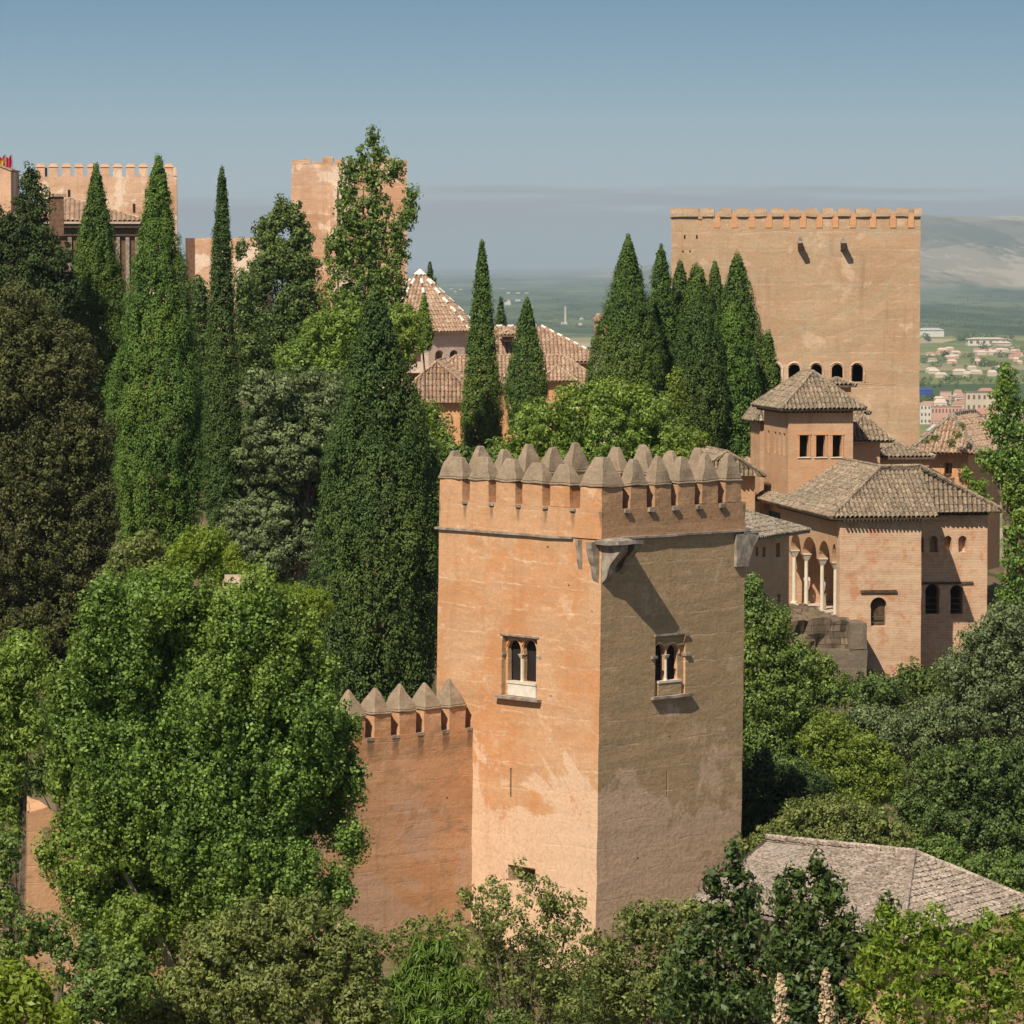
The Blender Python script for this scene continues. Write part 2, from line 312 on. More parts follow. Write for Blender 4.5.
M['tile_warm'] = mat_tile('warm_roof_tile', [(.46, .28, .18), (.56, .36, .24), (.64, .43, .30), (.40, .25, .17), (.70, .52, .38)], la=.25, lichen=(.3, .22, .16))
M['white_tile'] = mat_plain('white_ridge_tile', (.80, .76, .68), .6, .1, 3)
M['marble'] = mat_plain('white_marble', (.70, .61, .48), .5, .08, 4)
M['lime'] = mat_plain('lime_panel', (.72, .64, .54), .8, .1, 4)
M['wood'] = mat_plain('dark_wood', (.10, .065, .04), .8, .3, 5)
M['shutter_or_shade'] = mat_plain('brown_shutter', (.16, .09, .055), .8, .25, 4)
M['dark'] = mat_plain('unlit_room', (.025, .02, .018), .9, .2, 3)  # near-black colour stands in for the darkness of rooms
M['metal'] = mat_plain('iron', (.12, .10, .09), .6, .2, 6)
M['bark'] = mat_plain('bark', (.17, .125, .085), .95, .4, 5)
M['bark_pale'] = mat_plain('pale_bark', (.34, .29, .22), .95, .35, 4)

# ------------------------------------------------------------------ tiled roofs: real barrel tiles
def roof_face(mb, pts, sp=.25, row=.42, r=.07, jit=.03, thick=.10, soffit=True):
    "one slope: a convex polygon whose first edge is the eave; ribs of half-round tiles run up from it"
    P = [Vector(p) for p in pts]; A = P[0]; u = (P[1]-A).normalized()
    n = Vector((0, 0, 0))
    for i in range(1, len(P)-1): n += (P[i]-A).cross(P[i+1]-A)
    n.normalize()
    if n.z < 0: n = -n
    v = n.cross(u).normalized()
    if v.dot(P[-1]-A) < 0: v = -v
    q = [((p-A).dot(u), (p-A).dot(v)) for p in P]; q = [(a, max(0, b)) for a, b in q]
    umin = min(a for a, b in q); umax = max(a for a, b in q); vmax = max(b for a, b in q)
    def span(t):
        xs = []
        for i in range(len(q)):
            (a0, b0), (a1, b1) = q[i], q[(i+1) % len(q)]
            if abs(b1-b0) < 1e-9:
                if abs(b0-t) < 1e-6: xs += [a0, a1]
            elif min(b0, b1)-1e-7 <= t <= max(b0, b1)+1e-7: xs.append(a0+(a1-a0)*(t-b0)/(b1-b0))
        return (min(xs), max(xs)) if xs else (0, 0)
    K = 6; nc = max(2, int(math.ceil((umax-umin)/sp)))*K; nr = max(2, int(round(vmax/row)))
    row = vmax/nr
    rows = []
    for j in range(nr): rows += [(j*row+1e-4, j, 0), ((j+1)*row-1e-4, j, 1)]
    base = len(mb.v); uvs = mb.uv if mb.uv is not None else []; mb.uv = uvs
    seed = random.random()*99
    for t, j, top in rows:
        a0, a1 = span(min(max(t, 0), vmax))
        for i in range(nc+1):
            a = umin+(umax-umin)*i/nc; ph = (i % K)/K; tile = i//K
            hr = noise.noise(Vector((tile*3.7+seed, j*5.1, 0)))
            h = r*(abs(math.sin(math.pi*(ph)))**.8*2.0 - .6) + (0.0 if top else .035) + hr*jit
            h += .05*noise.noise(Vector((a*.4, t*.4, seed)))
            aa = min(max(a + hr*.03, a0), a1); p = A + u*aa + v*t + n*h
            mb.v.append(tuple(p))
    W_ = nc+1
    for k in range(len(rows)-1):
        a0, a1 = span(rows[k][0]); b0, b1 = span(rows[k+1][0]); j = rows[k][1]
        for i in range(nc):
            x0 = umin+(umax-umin)*i/nc; x1 = umin+(umax-umin)*(i+1)/nc
            if (x1 <= min(a0, b0)-.04) or (x0 >= max(a1, b1)+.04): continue
            mb.f.append((base+k*W_+i, base+k*W_+i+1, base+(k+1)*W_+i+1, base+(k+1)*W_+i))
            c = (i//K+.5+seed, j+.5); uvs.append([c, c, c, c])
    if soffit:
        b = len(mb.v); m = len(P); lo = [p - n*(thick+.02) for p in P]; hi = [p - n*.005 for p in P]
        mb.v += [tuple(x) for x in lo+hi]
        for f in [tuple(b+i for i in range(m))[::-1]] + [(b+i, b+(i+1) % m, b+(i+1) % m+m, b+i+m) for i in range(m)]:
            mb.f.append(f); uvs.append([(.5+seed, .5)]*len(f))
def ridge(mb, a, b, r=.11, step=.42, skip=False):
    "row of cover tiles along a hip or a ridge"
    a, b = Vector(a), Vector(b); L = (b-a).length; k = max(1, int(L/step)); uvs = mb.uv if mb.uv is not None else []; mb.uv = uvs
    for i in range(k):
        if skip and i % 2: continue
        p, q = a.lerp(b, i/k), a.lerp(b, (i+1.05)/k); nf = len(mb.f); sd = random.random()*50
        mb.tube([p+Vector((0, 0, .03+random.uniform(-.015, .015))), q+Vector((0, 0, .06))], [r*1.1, r*.85], 6)
        for f in mb.f[nf:]: uvs.append([(i+sd, sd)]*len(f))
def hip_roof(name, F, a0, a1, o0, o1, ze, zr, mat, parent, ov=.5, ins=None, rid=True, ridge_mat=None, rr=.11, **k):
    "hip roof over the rectangle a0..a1, o0..o1 (o1 is the front)"
    a0 -= ov; a1 += ov; o0 -= ov; o1 += ov; w, d = a1-a0, o1-o0; h = min(w, d)/2
    if ins is not None: h = ins
    A, B, Cc, D = F.pt(a0, o1, ze), F.pt(a1, o1, ze), F.pt(a1, o0, ze), F.pt(a0, o0, ze); om = (o0+o1)/2; am = (a0+a1)/2
    if w >= d: r0, r1 = F.pt(a0+h, om, zr), F.pt(a1-h, om, zr); faces = [[A, B, r1, r0], [B, Cc, r1], [Cc, D, r0, r1], [D, A, r0]]; hips = [(A, r0), (D, r0), (B, r1), (Cc, r1)]
    else: r0, r1 = F.pt(am, o1-h, zr), F.pt(am, o0+h, zr); faces = [[A, B, r0], [B, Cc, r1, r0], [Cc, D, r1], [D, A, r0, r1]]; hips = [(A, r0), (B, r0), (D, r1), (Cc, r1)]
    mb = MB()
    for f in faces:
        g = [f[0]]
        for p in f[1:]:
            if (p-g[-1]).length > .05: g.append(p)
        roof_face(mb, g, **k)
    if rid and not ridge_mat:
        for a, b in hips: ridge(mb, a, b, rr)
        if (r0-r1).length > .3: ridge(mb, r0, r1, rr)
    ro = obj(name, mb, mat, parent, recalc=False)
    if ridge_mat:
        m2 = MB()
        for a, b in hips + ([(r0, r1)] if (r0-r1).length > .3 else []): ridge(m2, a, b, rr, skip=ridge_mat is M['white_tile'])
        m2.uv = None; obj('ridge_tiles', m2, ridge_mat, ro)
    return ro
def merlon(F, a0, a1, o0, o1, zb, zc, zt, bm_, cm, parent, ia=None, io=None, lip=.035):
    b = MB().box(F, a0, a1, o0, o1, zb, zc); m = obj('merlon', b, bm_, parent); rough(m, .035, 2, 2)
    c = MB(); ia = (a1-a0)*.36 if ia is None else ia; io = (o1-o0)*.36 if io is None else io
    pv = []
    for fz, q in ((0, 0), (.48, .40), (1, 1)):
        xa, xo = (ia+lip)*q, (io+lip)*q; pv += [F.pt(a, o, zc+.09+(zt-zc-.09)*fz) for a, o in ((a0-lip+xa, o0-lip+xo), (a1+lip-xa, o0-lip+xo), (a1+lip-xa, o1+lip-xo), (a0-lip+xa, o1+lip-xo))]
    c.add(pv, [(3, 2, 1, 0), (8, 9, 10, 11)] + [(r+i, r+(i+1) % 4, r+4+(i+1) % 4, r+4+i) for r in (0, 4) for i in range(4)])
    c.box(F, a0-lip-.02, a1+lip+.02, o0-lip-.02, o1+lip+.02, zc+.003, zc+.09)
    k = obj('capstone', c, cm, m); k['_w'] = m['_w']; rough(k, .055, 4, 1.8, .03)
    return m

# ------------------------------------------------------------------ the near tower
def zpx(py, Y): return EYE - (py-YH)*Y/FPX
T = thing('battlemented_tower', 'nearest tower, square, orange rammed earth with pointed merlons and twin-arched windows', 'tower', (3.375, 150, EYE-28))
P0 = Vector((3.375, 150)); uR = Vector((.743, .669)).normalized(); uL = Vector((.669, -.743)).normalized()
wl = solve_w(P0.x, P0.y, -uL.x, -uL.y, 439); wr = solve_w(P0.x, P0.y, uR.x, uR.y, 746)
FL = Frame(P0 - uL*wl, uL); FR = Frame(P0, uR)
_a = P0 - uL*wl; STL = ((_a.x, _a.y), (uL.x, uL.y), (wl-1.6)/5, zpx(510, 150)-.08, .85, .10); STR = ((P0.x, P0.y), (uR.x, uR.y), (wr-1.32)/5, zpx(510, 150)-.12, .6, .09)
M['parapet_left'] = mat_plaster('orange_parapet', (.63, .30, .14), (.68, .40, .225), (.55, .36, .22), line=(.80, .56, .37), lineamt=.4, stain=.4, patch=.35, streak=.3, stains=STL)  # left parapet, in the own orange of that face
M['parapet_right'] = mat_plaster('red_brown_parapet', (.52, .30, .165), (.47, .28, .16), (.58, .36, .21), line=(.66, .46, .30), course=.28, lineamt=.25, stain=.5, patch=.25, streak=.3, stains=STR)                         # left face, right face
zc, zt, zs, zk, zb = zpx(488, 150), zpx(459, 150), zpx(510, 150), zpx(541, 150), EYE-28.5
body = MB(); ins = .04
# the tower leans a little and widens at the foot
bt = [FR.pt(0, 0, 0), FR.pt(wr, 0, 0), FR.pt(wr, -wl, 0), FR.pt(0, -wl, 0)]
lean = Vector((-.26, .1, 0)); spread = .06
cen = sum(bt, Vector())/4
lo = [Vector((p.x, p.y, zb)) + lean + (p-cen)*.012 for p in bt]; hi = [Vector((p.x, p.y, zk)) for p in bt]
body.add(lo+hi, [(3, 2, 1, 0), (4, 5, 6, 7), (0, 1, 5, 4), (1, 2, 6, 5), (2, 3, 7, 6), (3, 0, 4, 7)])
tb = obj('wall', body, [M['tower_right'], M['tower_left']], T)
def Z_(py): return zpx(py, 152)
def arch_cut(F, px, pw, pyb, pys, depth=2.6, kind='horseshoe', o=0, hw=None):
    a, z0 = F.pix(px, pyb, o); a_, zs_ = F.pix(px, pys, o); w = abs(F.pix(px+pw/2, pyb, o)[0]-F.pix(px-pw/2, pyb, o)[0])
    return MB().prism(F, arch(a, w, z0, zs_, kind), -depth+o, o+1.0), a, w, z0, zs_
cts = []; wins = []
for F, xs, pw, pb, pp, fr_ in ((FL, (511.5, 527), 12.2, 682, 653, (503, 538)), (FR, (661.5, 674.8), 10.6, 682, 655, (656, 686))):
    a0 = F.pix(fr_[0], 680)[0]; a1 = F.pix(fr_[1], 680)[0]; zf0 = F.pix(xs[0], 696)[1]; zf1 = F.pix(xs[0], 636)[1]
    cts.append(MB().box(F, a0, a1, -.16, .9, zf0, zf1))
    ww = []
    for x in xs:
        c, a, w, z0, zs_ = arch_cut(F, x, pw, pb, pp, 3.0); cts.append(c); ww.append((a, w, z0, zs_))
    wins.append((F, a0, a1, zf0, zf1, ww))
a, z0 = FL.pix(512.5, 797); a2, z1 = FL.pix(512.5, 768); cts.append(MB().box(FL, a-.045, a+.045, -1.2, .5, z0, z1))
a, z0 = FR.pix(669, 796); a2, z1 = FR.pix(669, 772); cts.append(MB().box(FR, a-.03, a+.03, -1.2, .5, z0, z1))
a, z0 = FL.pix(508, 880); a3, z1 = FL.pix(535, 866); cts.append(MB().box(FL, a+.15, a3+.15, -1.2, .6, z0, z1-.08))
cts.append(MB().box(FR, .34, wr-1.0, -wl+1.0, -.34, Z_(700), Z_(630))); cut(tb, cts)
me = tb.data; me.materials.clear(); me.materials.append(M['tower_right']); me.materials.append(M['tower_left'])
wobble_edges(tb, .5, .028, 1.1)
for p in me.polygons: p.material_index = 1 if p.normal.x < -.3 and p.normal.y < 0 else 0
for F, a0, a1, zf0, zf1, ww in wins:
    w = obj('window', MB().box(F, a0-.10, a1+.10, .0, .07, zf1-.0, zf1+.07), M['ledge'], T)
    for b0, b1 in ((a0-.22, a0+.05), (a1-.05, a1+.22)): obj('impost', MB().box(F, b0, b1, -.155, .05, ww[0][3]-.12, ww[0][3]-.02), M['ledge'], w)
    am = (ww[0][0]+ww[1][0])/2; z0, zs_ = ww[0][2], ww[0][3]
    c = MB(); c.tube([F.pt(am, -.15, z0+.0), F.pt(am, -.15, z0+.12), F.pt(am, -.15, zs_-.15)], [.10, .06, .055], 10); c.frust(F, am-.13, am+.13, -.28, -.03, zs_-.02, zs_-.17, .07, .07)
    obj('column', c, M['marble'], w); obj('shutter_or_shade', MB().box(F, a0-.3, a1+.3, -.46, -.40, z0-.2, zs_+.6), M['dark'], w)  # near-black panel added behind the arches to darken the openings
    obj('parapet_panel', MB().box(F, a0+.2, a1-.2, -.158, -.06, zf0+.02, z0-.06), M['lime'] if F is FL else M['tower_right'], w)
    obj('window_ledge', MB().box(F, a0+.18, a1-.18, -.4, -.03, z0-.058, z0+.03), M['marble'], w)
    s = obj('sill', MB().box(F, a0-.22, a1+.28, -.1, .30 if F is FL else .13, zf0-.10, zf0-.0), M['ledge'], w); rough(s, .03, 3, 2)
    # imposts and a raised arch moulding
    mo = MB()
    for (a, wd, zz0, zs2) in ww:
        r = wd*.54; pts = [F.pt(a + r*1.16*math.cos(t), -.15, zs2 + r*.3 + r*1.16*math.sin(t)) for t in [(-.2+ (math.pi+.4)*i/12) for i in range(13)]]
        mo.tube(pts, .045, 5)
    obj('arch_moulding', mo, M['orange'] if F is FL else M['mirador'], w)
b = FL.pix(501, 861); e = FL.pix(540, 868)
l = obj('lintel', MB().box(FL, b[0], e[0]+.2, -.1, .10, e[1]-.08, e[1]+.10), M['wood'], T); rough(l, .03, 3, 2)
# parapet ring, deck, ledge
pr = MB(); th = .62
for F, L in ((FR, wr), (FL, wl)):
    pass
FB = Frame(P0 + uR*wr - Vector((FR.n.x, FR.n.y))*wl, -uR)               # back faces
FB2 = Frame(P0 + uR*wr, Vector((-uL.x, -uL.y)))
pr.box(FR, 0.0, wr, -th, 0.0, zk+.05, zs); pr.box(FL, 0.0, wl-th-.003, -th, 0.0, zk+.05, zs)
pr.box(FR, th, wr, -wl, -wl+th, zk+.05, zs); pr.box(FR, wr-th, wr, -wl+th+.003, -th-.003, zk+.05, zs)
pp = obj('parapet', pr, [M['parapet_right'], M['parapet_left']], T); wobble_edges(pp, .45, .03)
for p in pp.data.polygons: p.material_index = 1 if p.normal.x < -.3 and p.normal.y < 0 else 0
obj('roof_deck', MB().box(FR, th+.01, wr-th-.01, -wl+th+.01, -th-.01, zk+.06, zs-1.0), M['render_grey'], T)
lg = MB(); 
lg.box(FL, -.12, wl-1.55, -.2, .13, zk-.01, zk+.075); lg.box(FR, .95, wr+.10, -.2, .16, zk+.02, zk+.10); lg.box(FR, wr-.2, wr+.12, -wl, -.25, zk+.02, zk+.10)
o = obj('string_course', lg, M['ledge'], T); rough(o, .035, 5, 1.4)
def row_merlons(F, L, n, first=0, cw=None, gap=.25, inset=0, mat_=None, lastcorner=False, skipfirst=False):
    for i in range(n):
        sp = (L - cw)/(n-1); a = i*sp
        if skipfirst and i == 0: continue
        if lastcorner and i == n-1: continue
        merlon(F, a+gap/2, a+cw-gap/2, -th+.03, -.015, zs+.002, zc, zt - (.20 if F is FL else 0) + random.uniform(-.08, .08), mat_, M['capstone'], T, ia=(cw-gap)*random.uniform(.24, .30) if F is FL else (cw-gap)*random.uniform(.34, .40), io=th*.3)
cw = 1.62
row_merlons(FL, wl, 6, cw=1.6, gap=.50, mat_=M['tower_left'], lastcorner=True)
row_merlons(FR, wr, 6, cw=1.32, gap=.46, mat_=M['parapet_right'], skipfirst=True)
# the corner one is bigger
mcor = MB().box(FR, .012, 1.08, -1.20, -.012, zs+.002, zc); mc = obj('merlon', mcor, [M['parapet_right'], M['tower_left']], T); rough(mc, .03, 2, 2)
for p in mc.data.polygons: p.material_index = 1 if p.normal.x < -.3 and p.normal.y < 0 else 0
k = MB(); k.frust(FR, -.04, 1.12, -1.24, .04, zc+.09, zt+.06, .40, .38); k.box(FR, -.06, 1.14, -1.26, .06, zc+.003, zc+.09); k = obj('capstone', k, M['capstone'], mc); rough(k, .06, 3, 1.6, .02)
# rear merlons, seen over the front ones
for i in range(1, 6):
    a = i*(wr-1.3)/5; merlon(FR, a+.13, a+1.17, -wl+.02, -wl+th-.02, zs+.002, zc, zt+(.12 if i % 2 else -.05), M['tower_right'], M['capstone'], T)
for i in range(1, 5):
    a = -wl + i*(wl-1.5)/5; merlon(FR, wr-th+.02, wr-.02, a+.2, a+1.3, zs+.002, zc, zt+(-.05 if i % 2 else .12), M['tower_left'], M['capstone'], T)
merlon(FR, .02, 1.1, -wl+.02, -wl+th-.02, zs+.002, zc, zt, M['tower_left'], M['capstone'], T)
# drain sills in the slots
for i in range(1, 6):
    a = i*(wr-1.32)/5; o = obj('drain_sill', MB().box(FR, a-.14, a+.14, -th+.1, .12, zs-.16, zs-.02), M['ledge'], T); rough(o, .03, 2, 3)
    a = i*(wl-1.6)/5; o = obj('drain_sill', MB().box(FL, a-.13, a+.15, -th+.1, .06, zs-.11, zs-.01), M['ledge'], T); rough(o, .03, 2, 3)
# remains of a corbelled balcony on the near corner, and its twin at the right-hand one
def corbel(F, a0, a1, zt_, h, out_, mat):
    poly = [(-.1, zt_), (out_, zt_), (out_*.98, zt_-h*.16), (out_*.72, zt_-h*.34), (out_*.42, zt_-h*.55), (out_*.22, zt_-h*.85), (.0, zt_-h), (-.1, zt_-h)]
    c = obj('corbel', MB().sprism(F, poly, a0, a1), mat, T); rough(c, .05, 2, 2); return c
sl = MB().box(FR, -.22, 1.15, -.1, 1.12, zk-.10, zk+.05); sl = obj('balcony_slab', sl, M['ledge'], T); rough(sl, .08, 5, 1.3)
corbel(FR, .02, .36, zk-.11, 1.5, 1.02, M['ledge']); corbel(FR, .78, 1.12, zk-.11, 1.2, .98, M['ledge'])
corbel(FL, wl-.42, wl-.12, zk-.05, 1.6, .45, M['ledge']); corbel(FL, wl-1.25, wl-1.05, zk+.0, 1.25, .22, M['ledge'])
FE = Frame(P0 + uR*wr, Vector((-uL.x, -uL.y)))                            # right-hand hidden face
sl = obj('balcony_slab', MB().box(FE, -.15, .9, -.2, .75, zk-.05, zk+.03), M['ledge'], T); rough(sl, .05, 4, 1.5)
c = obj('corbel', MB().sprism(FE, [(-.6, zk-.06), (.62, zk-.06), (.55, zk-.35), (.2, zk-.85), (.03, zk-1.35), (-.6, zk-1.35)], -.13, .55), M['ledge'], T); rough(c, .05, 3, 1.8)

# ------------------------------------------------------------------ curtain wall to the left of it
wj = solve_w(P0.x, P0.y, -uL.x, -uL.y, 474); J = P0 - uL*wj; Lw = 13.4
FW = Frame(J - uR*Lw, uR)
_q = J - uR*(.02+.18)
M['wall'] = mat_plaster('curtain_render_with_drain_stains', (.64, .34, .175), (.70, .41, .24), (.56, .30, .16), line=(.72, .48, .31), course=.55, lineamt=.3, stain=.4, pale=(.60, .40, .28), palez=EYE-22.8, grey=(.36, .25, .15), holes=1.0, streak=.4, thr=.57, patch=.4, stains=((_q.x, _q.y), (uR.x, uR.y), 1.27, zpx(729, 155.4)-.08, .95, .17))
WT = thing('curtain_wall', 'orange curtain wall with grey pointed caps between the near tower and the big poplar', 'wall', (J.x, J.y, EYE-28))
zcw, ztw, zsw = zpx(707, 155.4), zpx(684.5, 155.4), zpx(729, 155.4)
wb = obj('wall_face', MB().box(FW, 0, Lw-.02, -1.0, 0, EYE-30, zsw), M['wall'], WT); wobble_edges(wb, .4, .05, 1.2)
spw = 1.27
for i in range(10):
    a = Lw - .02 - .36 - .95 - i*spw
    if a < 0: break
    merlon(FW, a+.05, a+.88, -.98, -.012, zsw+.002, zcw, ztw+.17+random.uniform(-.05, .05), M['wall'], M['capstone'], WT, ia=.37, io=.44, lip=.035)
for i in range(9):
    a = Lw - .02 - .36 - i*spw; o = obj('drain_sill', MB().box(FW, a-.02, a+.34, -.9, .03, zsw-.10, zsw+.012), M['ledge'], WT); rough(o, .02, 1, 3)

# tower stump at the far left, mostly behind the poplar
FS = Frame(at(20, 860, 128).xy, (.93, .36)); zz = at(20, 800, 128).z
ST = thing('wall_turret', 'pale orange wall turret at the left edge, half hidden by the big poplar', 'turret', (*FS.P, EYE-30))
b = obj('wall', MB().prism(FS, [(-0.0, EYE-31), (5.2, EYE-31), (4.6, zz-2.6), (2.2, zz-1.6), (.9, zz-.2), (.0, zz-.4)], -5, 0), M['wall'], ST); rough(b, .12, 5, .8)
b = obj('buttress', MB().prism(FS, [(-3.6, EYE-31), (-.02, EYE-31), (-.02, zz-2.2), (-3.6, zz-1.7)], -5.3, -1.4), M['render_grey'], ST); rough(b, .12, 4, .8)  # darker render puts the left face's tree shadow into its colour

# ------------------------------------------------------------------ lower-right pavilion roof
PV = thing('garden_pavilion', 'low pavilion under a bleached hipped tile roof at lower right', 'pavilion', (*at(880, 880, 128).xy, EYE-26))
def proof(name, faces, mat, parent, hips=(), **k):
    mb = MB()
    for f in faces: roof_face(mb, f, **k)
    for a, b in hips: ridge(mb, a, b)
    return obj(name, mb, mat, parent, recalc=False)
r0 = at(767, 838, 141); r1 = at(917, 856, 135); e0 = at(690, 908, 135.5); e1 = at(905, 944, 128.5); e2 = at(1034, 905, 137.0); 
r0.z = r1.z = (r0.z+r1.z)/2+.0; ez = EYE-20.9
def drop(px, Y, z): 
    p = at(px, 500, Y); return Vector((p.x, p.y, z))
ez = EYE-21.2; r0 = at(767, 838, 138); zr = r0.z; r1 = drop(916, FPX*(EYE-zr)/(856-YH), zr)
e0 = drop(690, 131.9, ez); e1 = drop(903, 123.8, ez); e2 = drop(1046, 130.9, ez)
e3 = r1 + (r1-e1); e3.z = ez; e4 = Vector((r0.x*2-e0.x-1, r0.y*2-e0.y, ez))
e0 = Vector((e0.x, e0.y, ez))
proof('roof', [[e0, e1, r1, r0], [e1, e2, r1]], M['tile_pale'], PV, [(e1, r1), (r1, r0), (r1, e2)], sp=.24, row=.36, r=.022, jit=.04)
back = e2 + (r0-r1)*1.0; 
proof('roof', [[Vector((r1.x+.6, r1.y+2.0, ez)), Vector((r0.x+.6, r0.y+2.0, ez)), r0, r1]], M['tile_grey'], PV, [], sp=.24, r=.03)
FP = Frame((e0+Vector((.8, .9, 0))).xy, (e1-e0).xy); Lp = (e1-e0).length-.9
obj('wall', MB().box(FP, .3, Lp-.2, -9, -.4, EYE-30, ez-.06), M['mirador'], PV)

# ------------------------------------------------------------------ the portico palace and its brick tower
uF = Vector((.985, .174)).normalized(); uP = Vector((.174, -.985)).normalized()
K0 = at(840, 500, 200).xy                                                 # near-left corner of the brick tower
FF = Frame(K0, uF); FPs = Frame(K0 - uP*11.4, uP); LP = 11.4
def Z(py, Y): return zpx(py, Y)
PT = thing('portico_palace', 'brick tower house with a white-columned portico under one broad tiled roof', 'palace', (K0.x, K0.y, EYE-24))
wF = FF.pix(921, 600)[0]; ze = Z(517, 200)-.05
mL = MB(); q_ = [(0, 0), (wF, 0), (wF, -5.2), (wF-.5, -5.2), (wF-.5, -.55), (0, -.55)]
mL.add([FF.pt(a, o, EYE-25) for a, o in q_]+[FF.pt(a, o, ze-.02) for a, o in q_], [tuple(range(6))[::-1], tuple(range(6, 12))]+[(i, (i+1) % 6, (i+1) % 6+6, i+6) for i in range(6)])
bt_ = obj('brick_tower', mL, M['brick'], PT)
c, a, w, z0, zs_ = arch_cut(FF, 878.8, 15.5, 626, 608.5, 2.8)
cts = [c]
cut(bt_, cts); bt_.data.materials.clear(); bt_.data.materials.append(M['brick']); wobble_edges(bt_, .6, .03)
wd = obj('window', MB().box(FF, a-w/2-.02, a+w/2+.02, -.22, -.19, z0+.15, z0+.19).box(FF, a-w/2-.02, a+w/2+.02, -.22, -.19, z0+.42, z0+.46), M['metal'], PT)
obj('shutter_or_shade', MB().box(FF, a-w/2+.003, a+w/2-.003, -.42, -.36, z0+.003, zs_+.7), M['wood'], wd)
a0, zl = FF.pix(860.5, 591.5); a1, _ = FF.pix(896.5, 591.5)
lt = obj('lintel', MB().box(FF, a0, a1, -.05, .09, zl-.07, zl+.07), M['wood'], PT); rough(lt, .03, 3, 2)
# wing to the right, set back
rec = 3.6
FG = Frame((FF.P - FF.n*rec), uF); ag0 = FG.pix(921.5, 600)[0]; ag1 = FG.pix(987, 600)[0]
wg = obj('wing_wall', MB().box(FG, ag0-1.5, ag1, -7.5, 0, EYE-27, Z(509, 203.5)), M['brick_far'], PT)
cts = []
for x in (919.5, 933.5, 948, 962.5):
    c, a, w, z0, zs_ = arch_cut(FG, x, 8.2, 552, 540, .45, 'round'); cts.append(c)
lw = []
for x in (932.5, 956.5):
    c, a, w, z0, zs_ = arch_cut(FG, x, 14 if x < 940 else 12.5, 614, 594, 2.6); cts.append(c); lw.append((a, w, z0, zs_))
cts.append(MB().box(FG, ag0-.8, ag1-.6, -6.5, -.6, Z(620, 204), Z(580, 204))); cut(wg, cts); wg.data.materials.clear(); wg.data.materials.append(M['brick_far']); wobble_edges(wg, .6, .03)
for a, w, z0, zs_ in lw:
    m = MB()
    for q in (.2, .5, .8): m.box(FG, a-w/2-.02, a+w/2+.02, -.25, -.21, z0+q, z0+q+.035)
    obj('railing', m, M['metal'], PT)
a0, zl = FG.pix(921, 583.5); a1, _ = FG.pix(973, 583.5)
lt = obj('lintel', MB().box(FG, a0, a1, -.05, .07, zl-.06, zl+.06), M['wood'], PT); rough(lt, .02, 3, 2)
# portico
zf = Z(616, 204); zp0 = Z(561, 203)
pw = obj('portico_wall', MB().box(FPs, 0, LP-.56, -.5, 0, zf+.0, ze-.03), M['mirador'], PT)
colw = [1.75, 4.45, 7.75, 10.35]; cs = [LP-w for w in colw]; edges = sorted([-.05] + cs + [LP-.45]); cts = []
hz = Z(541, 203)
for i in range(len(edges)-1):
    a0, a1 = edges[i], edges[i+1]; w = a1-a0-.36; am = (a0+a1)/2
    hh = min(w/2, hz-zp0); pts = [(am-w/2, zp0-.2), (am+w/2, zp0-.2), (am+w/2, zp0)]
    for j in range(1, 12):
        t = math.pi*j/12; pts.append((am+w/2*math.cos(t), zp0+(hz-zp0)*math.sin(t)))
    pts.append((am-w/2, zp0)); cts.append(MB().prism(FPs, pts, -1.2, .6))
cts.append(MB().box(FPs, .15, LP-.62, -1.3, .7, zf-.5, zp0-.0)); cut(pw, cts); pw.data.materials.clear(); pw.data.materials.append(M['mirador'])
for a in cs:
    m = MB(); m.tube([FPs.pt(a, -.25, zf+.05), FPs.pt(a, -.25, zf+.18), FPs.pt(a, -.25, zf+.22), FPs.pt(a, -.25, zp0-.32)], [.20, .19, .115, .10], 12)
    cl = obj('column', m, M['marble'], PT)
    m = MB().frust(FPs, a-.22, a+.22, -.47, -.03, zp0-.02, zp0-.32, .12, .12); m.box(FPs, a-.24, a+.24, -.49, -.01, zp0-.02, zp0+.05)
    obj('capital', m, M['marble'], cl); obj('column_base', MB().box(FPs, a-.19, a+.19, -.44, -.06, zf+.0, zf+.06), M['marble'], cl)
obj('portico_floor', MB().box(FPs, -1.0, LP-.6, -3.2, .0, zf-.22, zf-.003), M['stucco'], PT); obj('floor_edge', MB().box(FPs, -1.0, LP+.1, .003, .35, zf-.22, zf-.003), M['marble'], PT)
obj('back_wall', MB().box(FPs, -1.0, LP-.62, -3.5, -3.22, EYE-24, ze-.05), M['mirador'], PT)
obj('end_wall', MB().box(FPs, -1.0, -.02, -3.2, .0, EYE-24, ze-.05), M['mirador'], PT)
# one roof over all
Ye = 199.3
zr = Z(464, 207); zel = ze+.02
eL = FPs.pt(LP+.35, .55, zel); eR = FF.pt(wF+.75, .55, zel)
jk = FF.pt(wF+.75, -1.4, zel+.0)
rA = drop(881, FPX*(EYE-zr)/(467-YH), zr); rB = drop(921, FPX*(EYE-zr)/(463-YH), zr)
wq = solve_w(rA.x, rA.y, uF.x, uF.y, 921); rB = Vector((rA.x+uF.x*wq, rA.y+uF.y*wq, zr)); far = FPs.pt(-5.0, .55, zel); 
wq = solve_w(rA.x, rA.y, -uP.x, -uP.y, 822); rC = Vector((rA.x-uP.x*wq, rA.y-uP.y*wq, zr)) if 0 < wq < 25 else drop(823, 213, zr)
gL = FG.pt(ag0-.0, .55, zel); gR = FG.pt(ag1+.8, .55, zel)
gRb = FG.pt(ag1+.8, -8.2, zel)
rf = MB()
roof_face(rf, [far, eL, rA, rC]); roof_face(rf, [eL, eR, rB, rA])
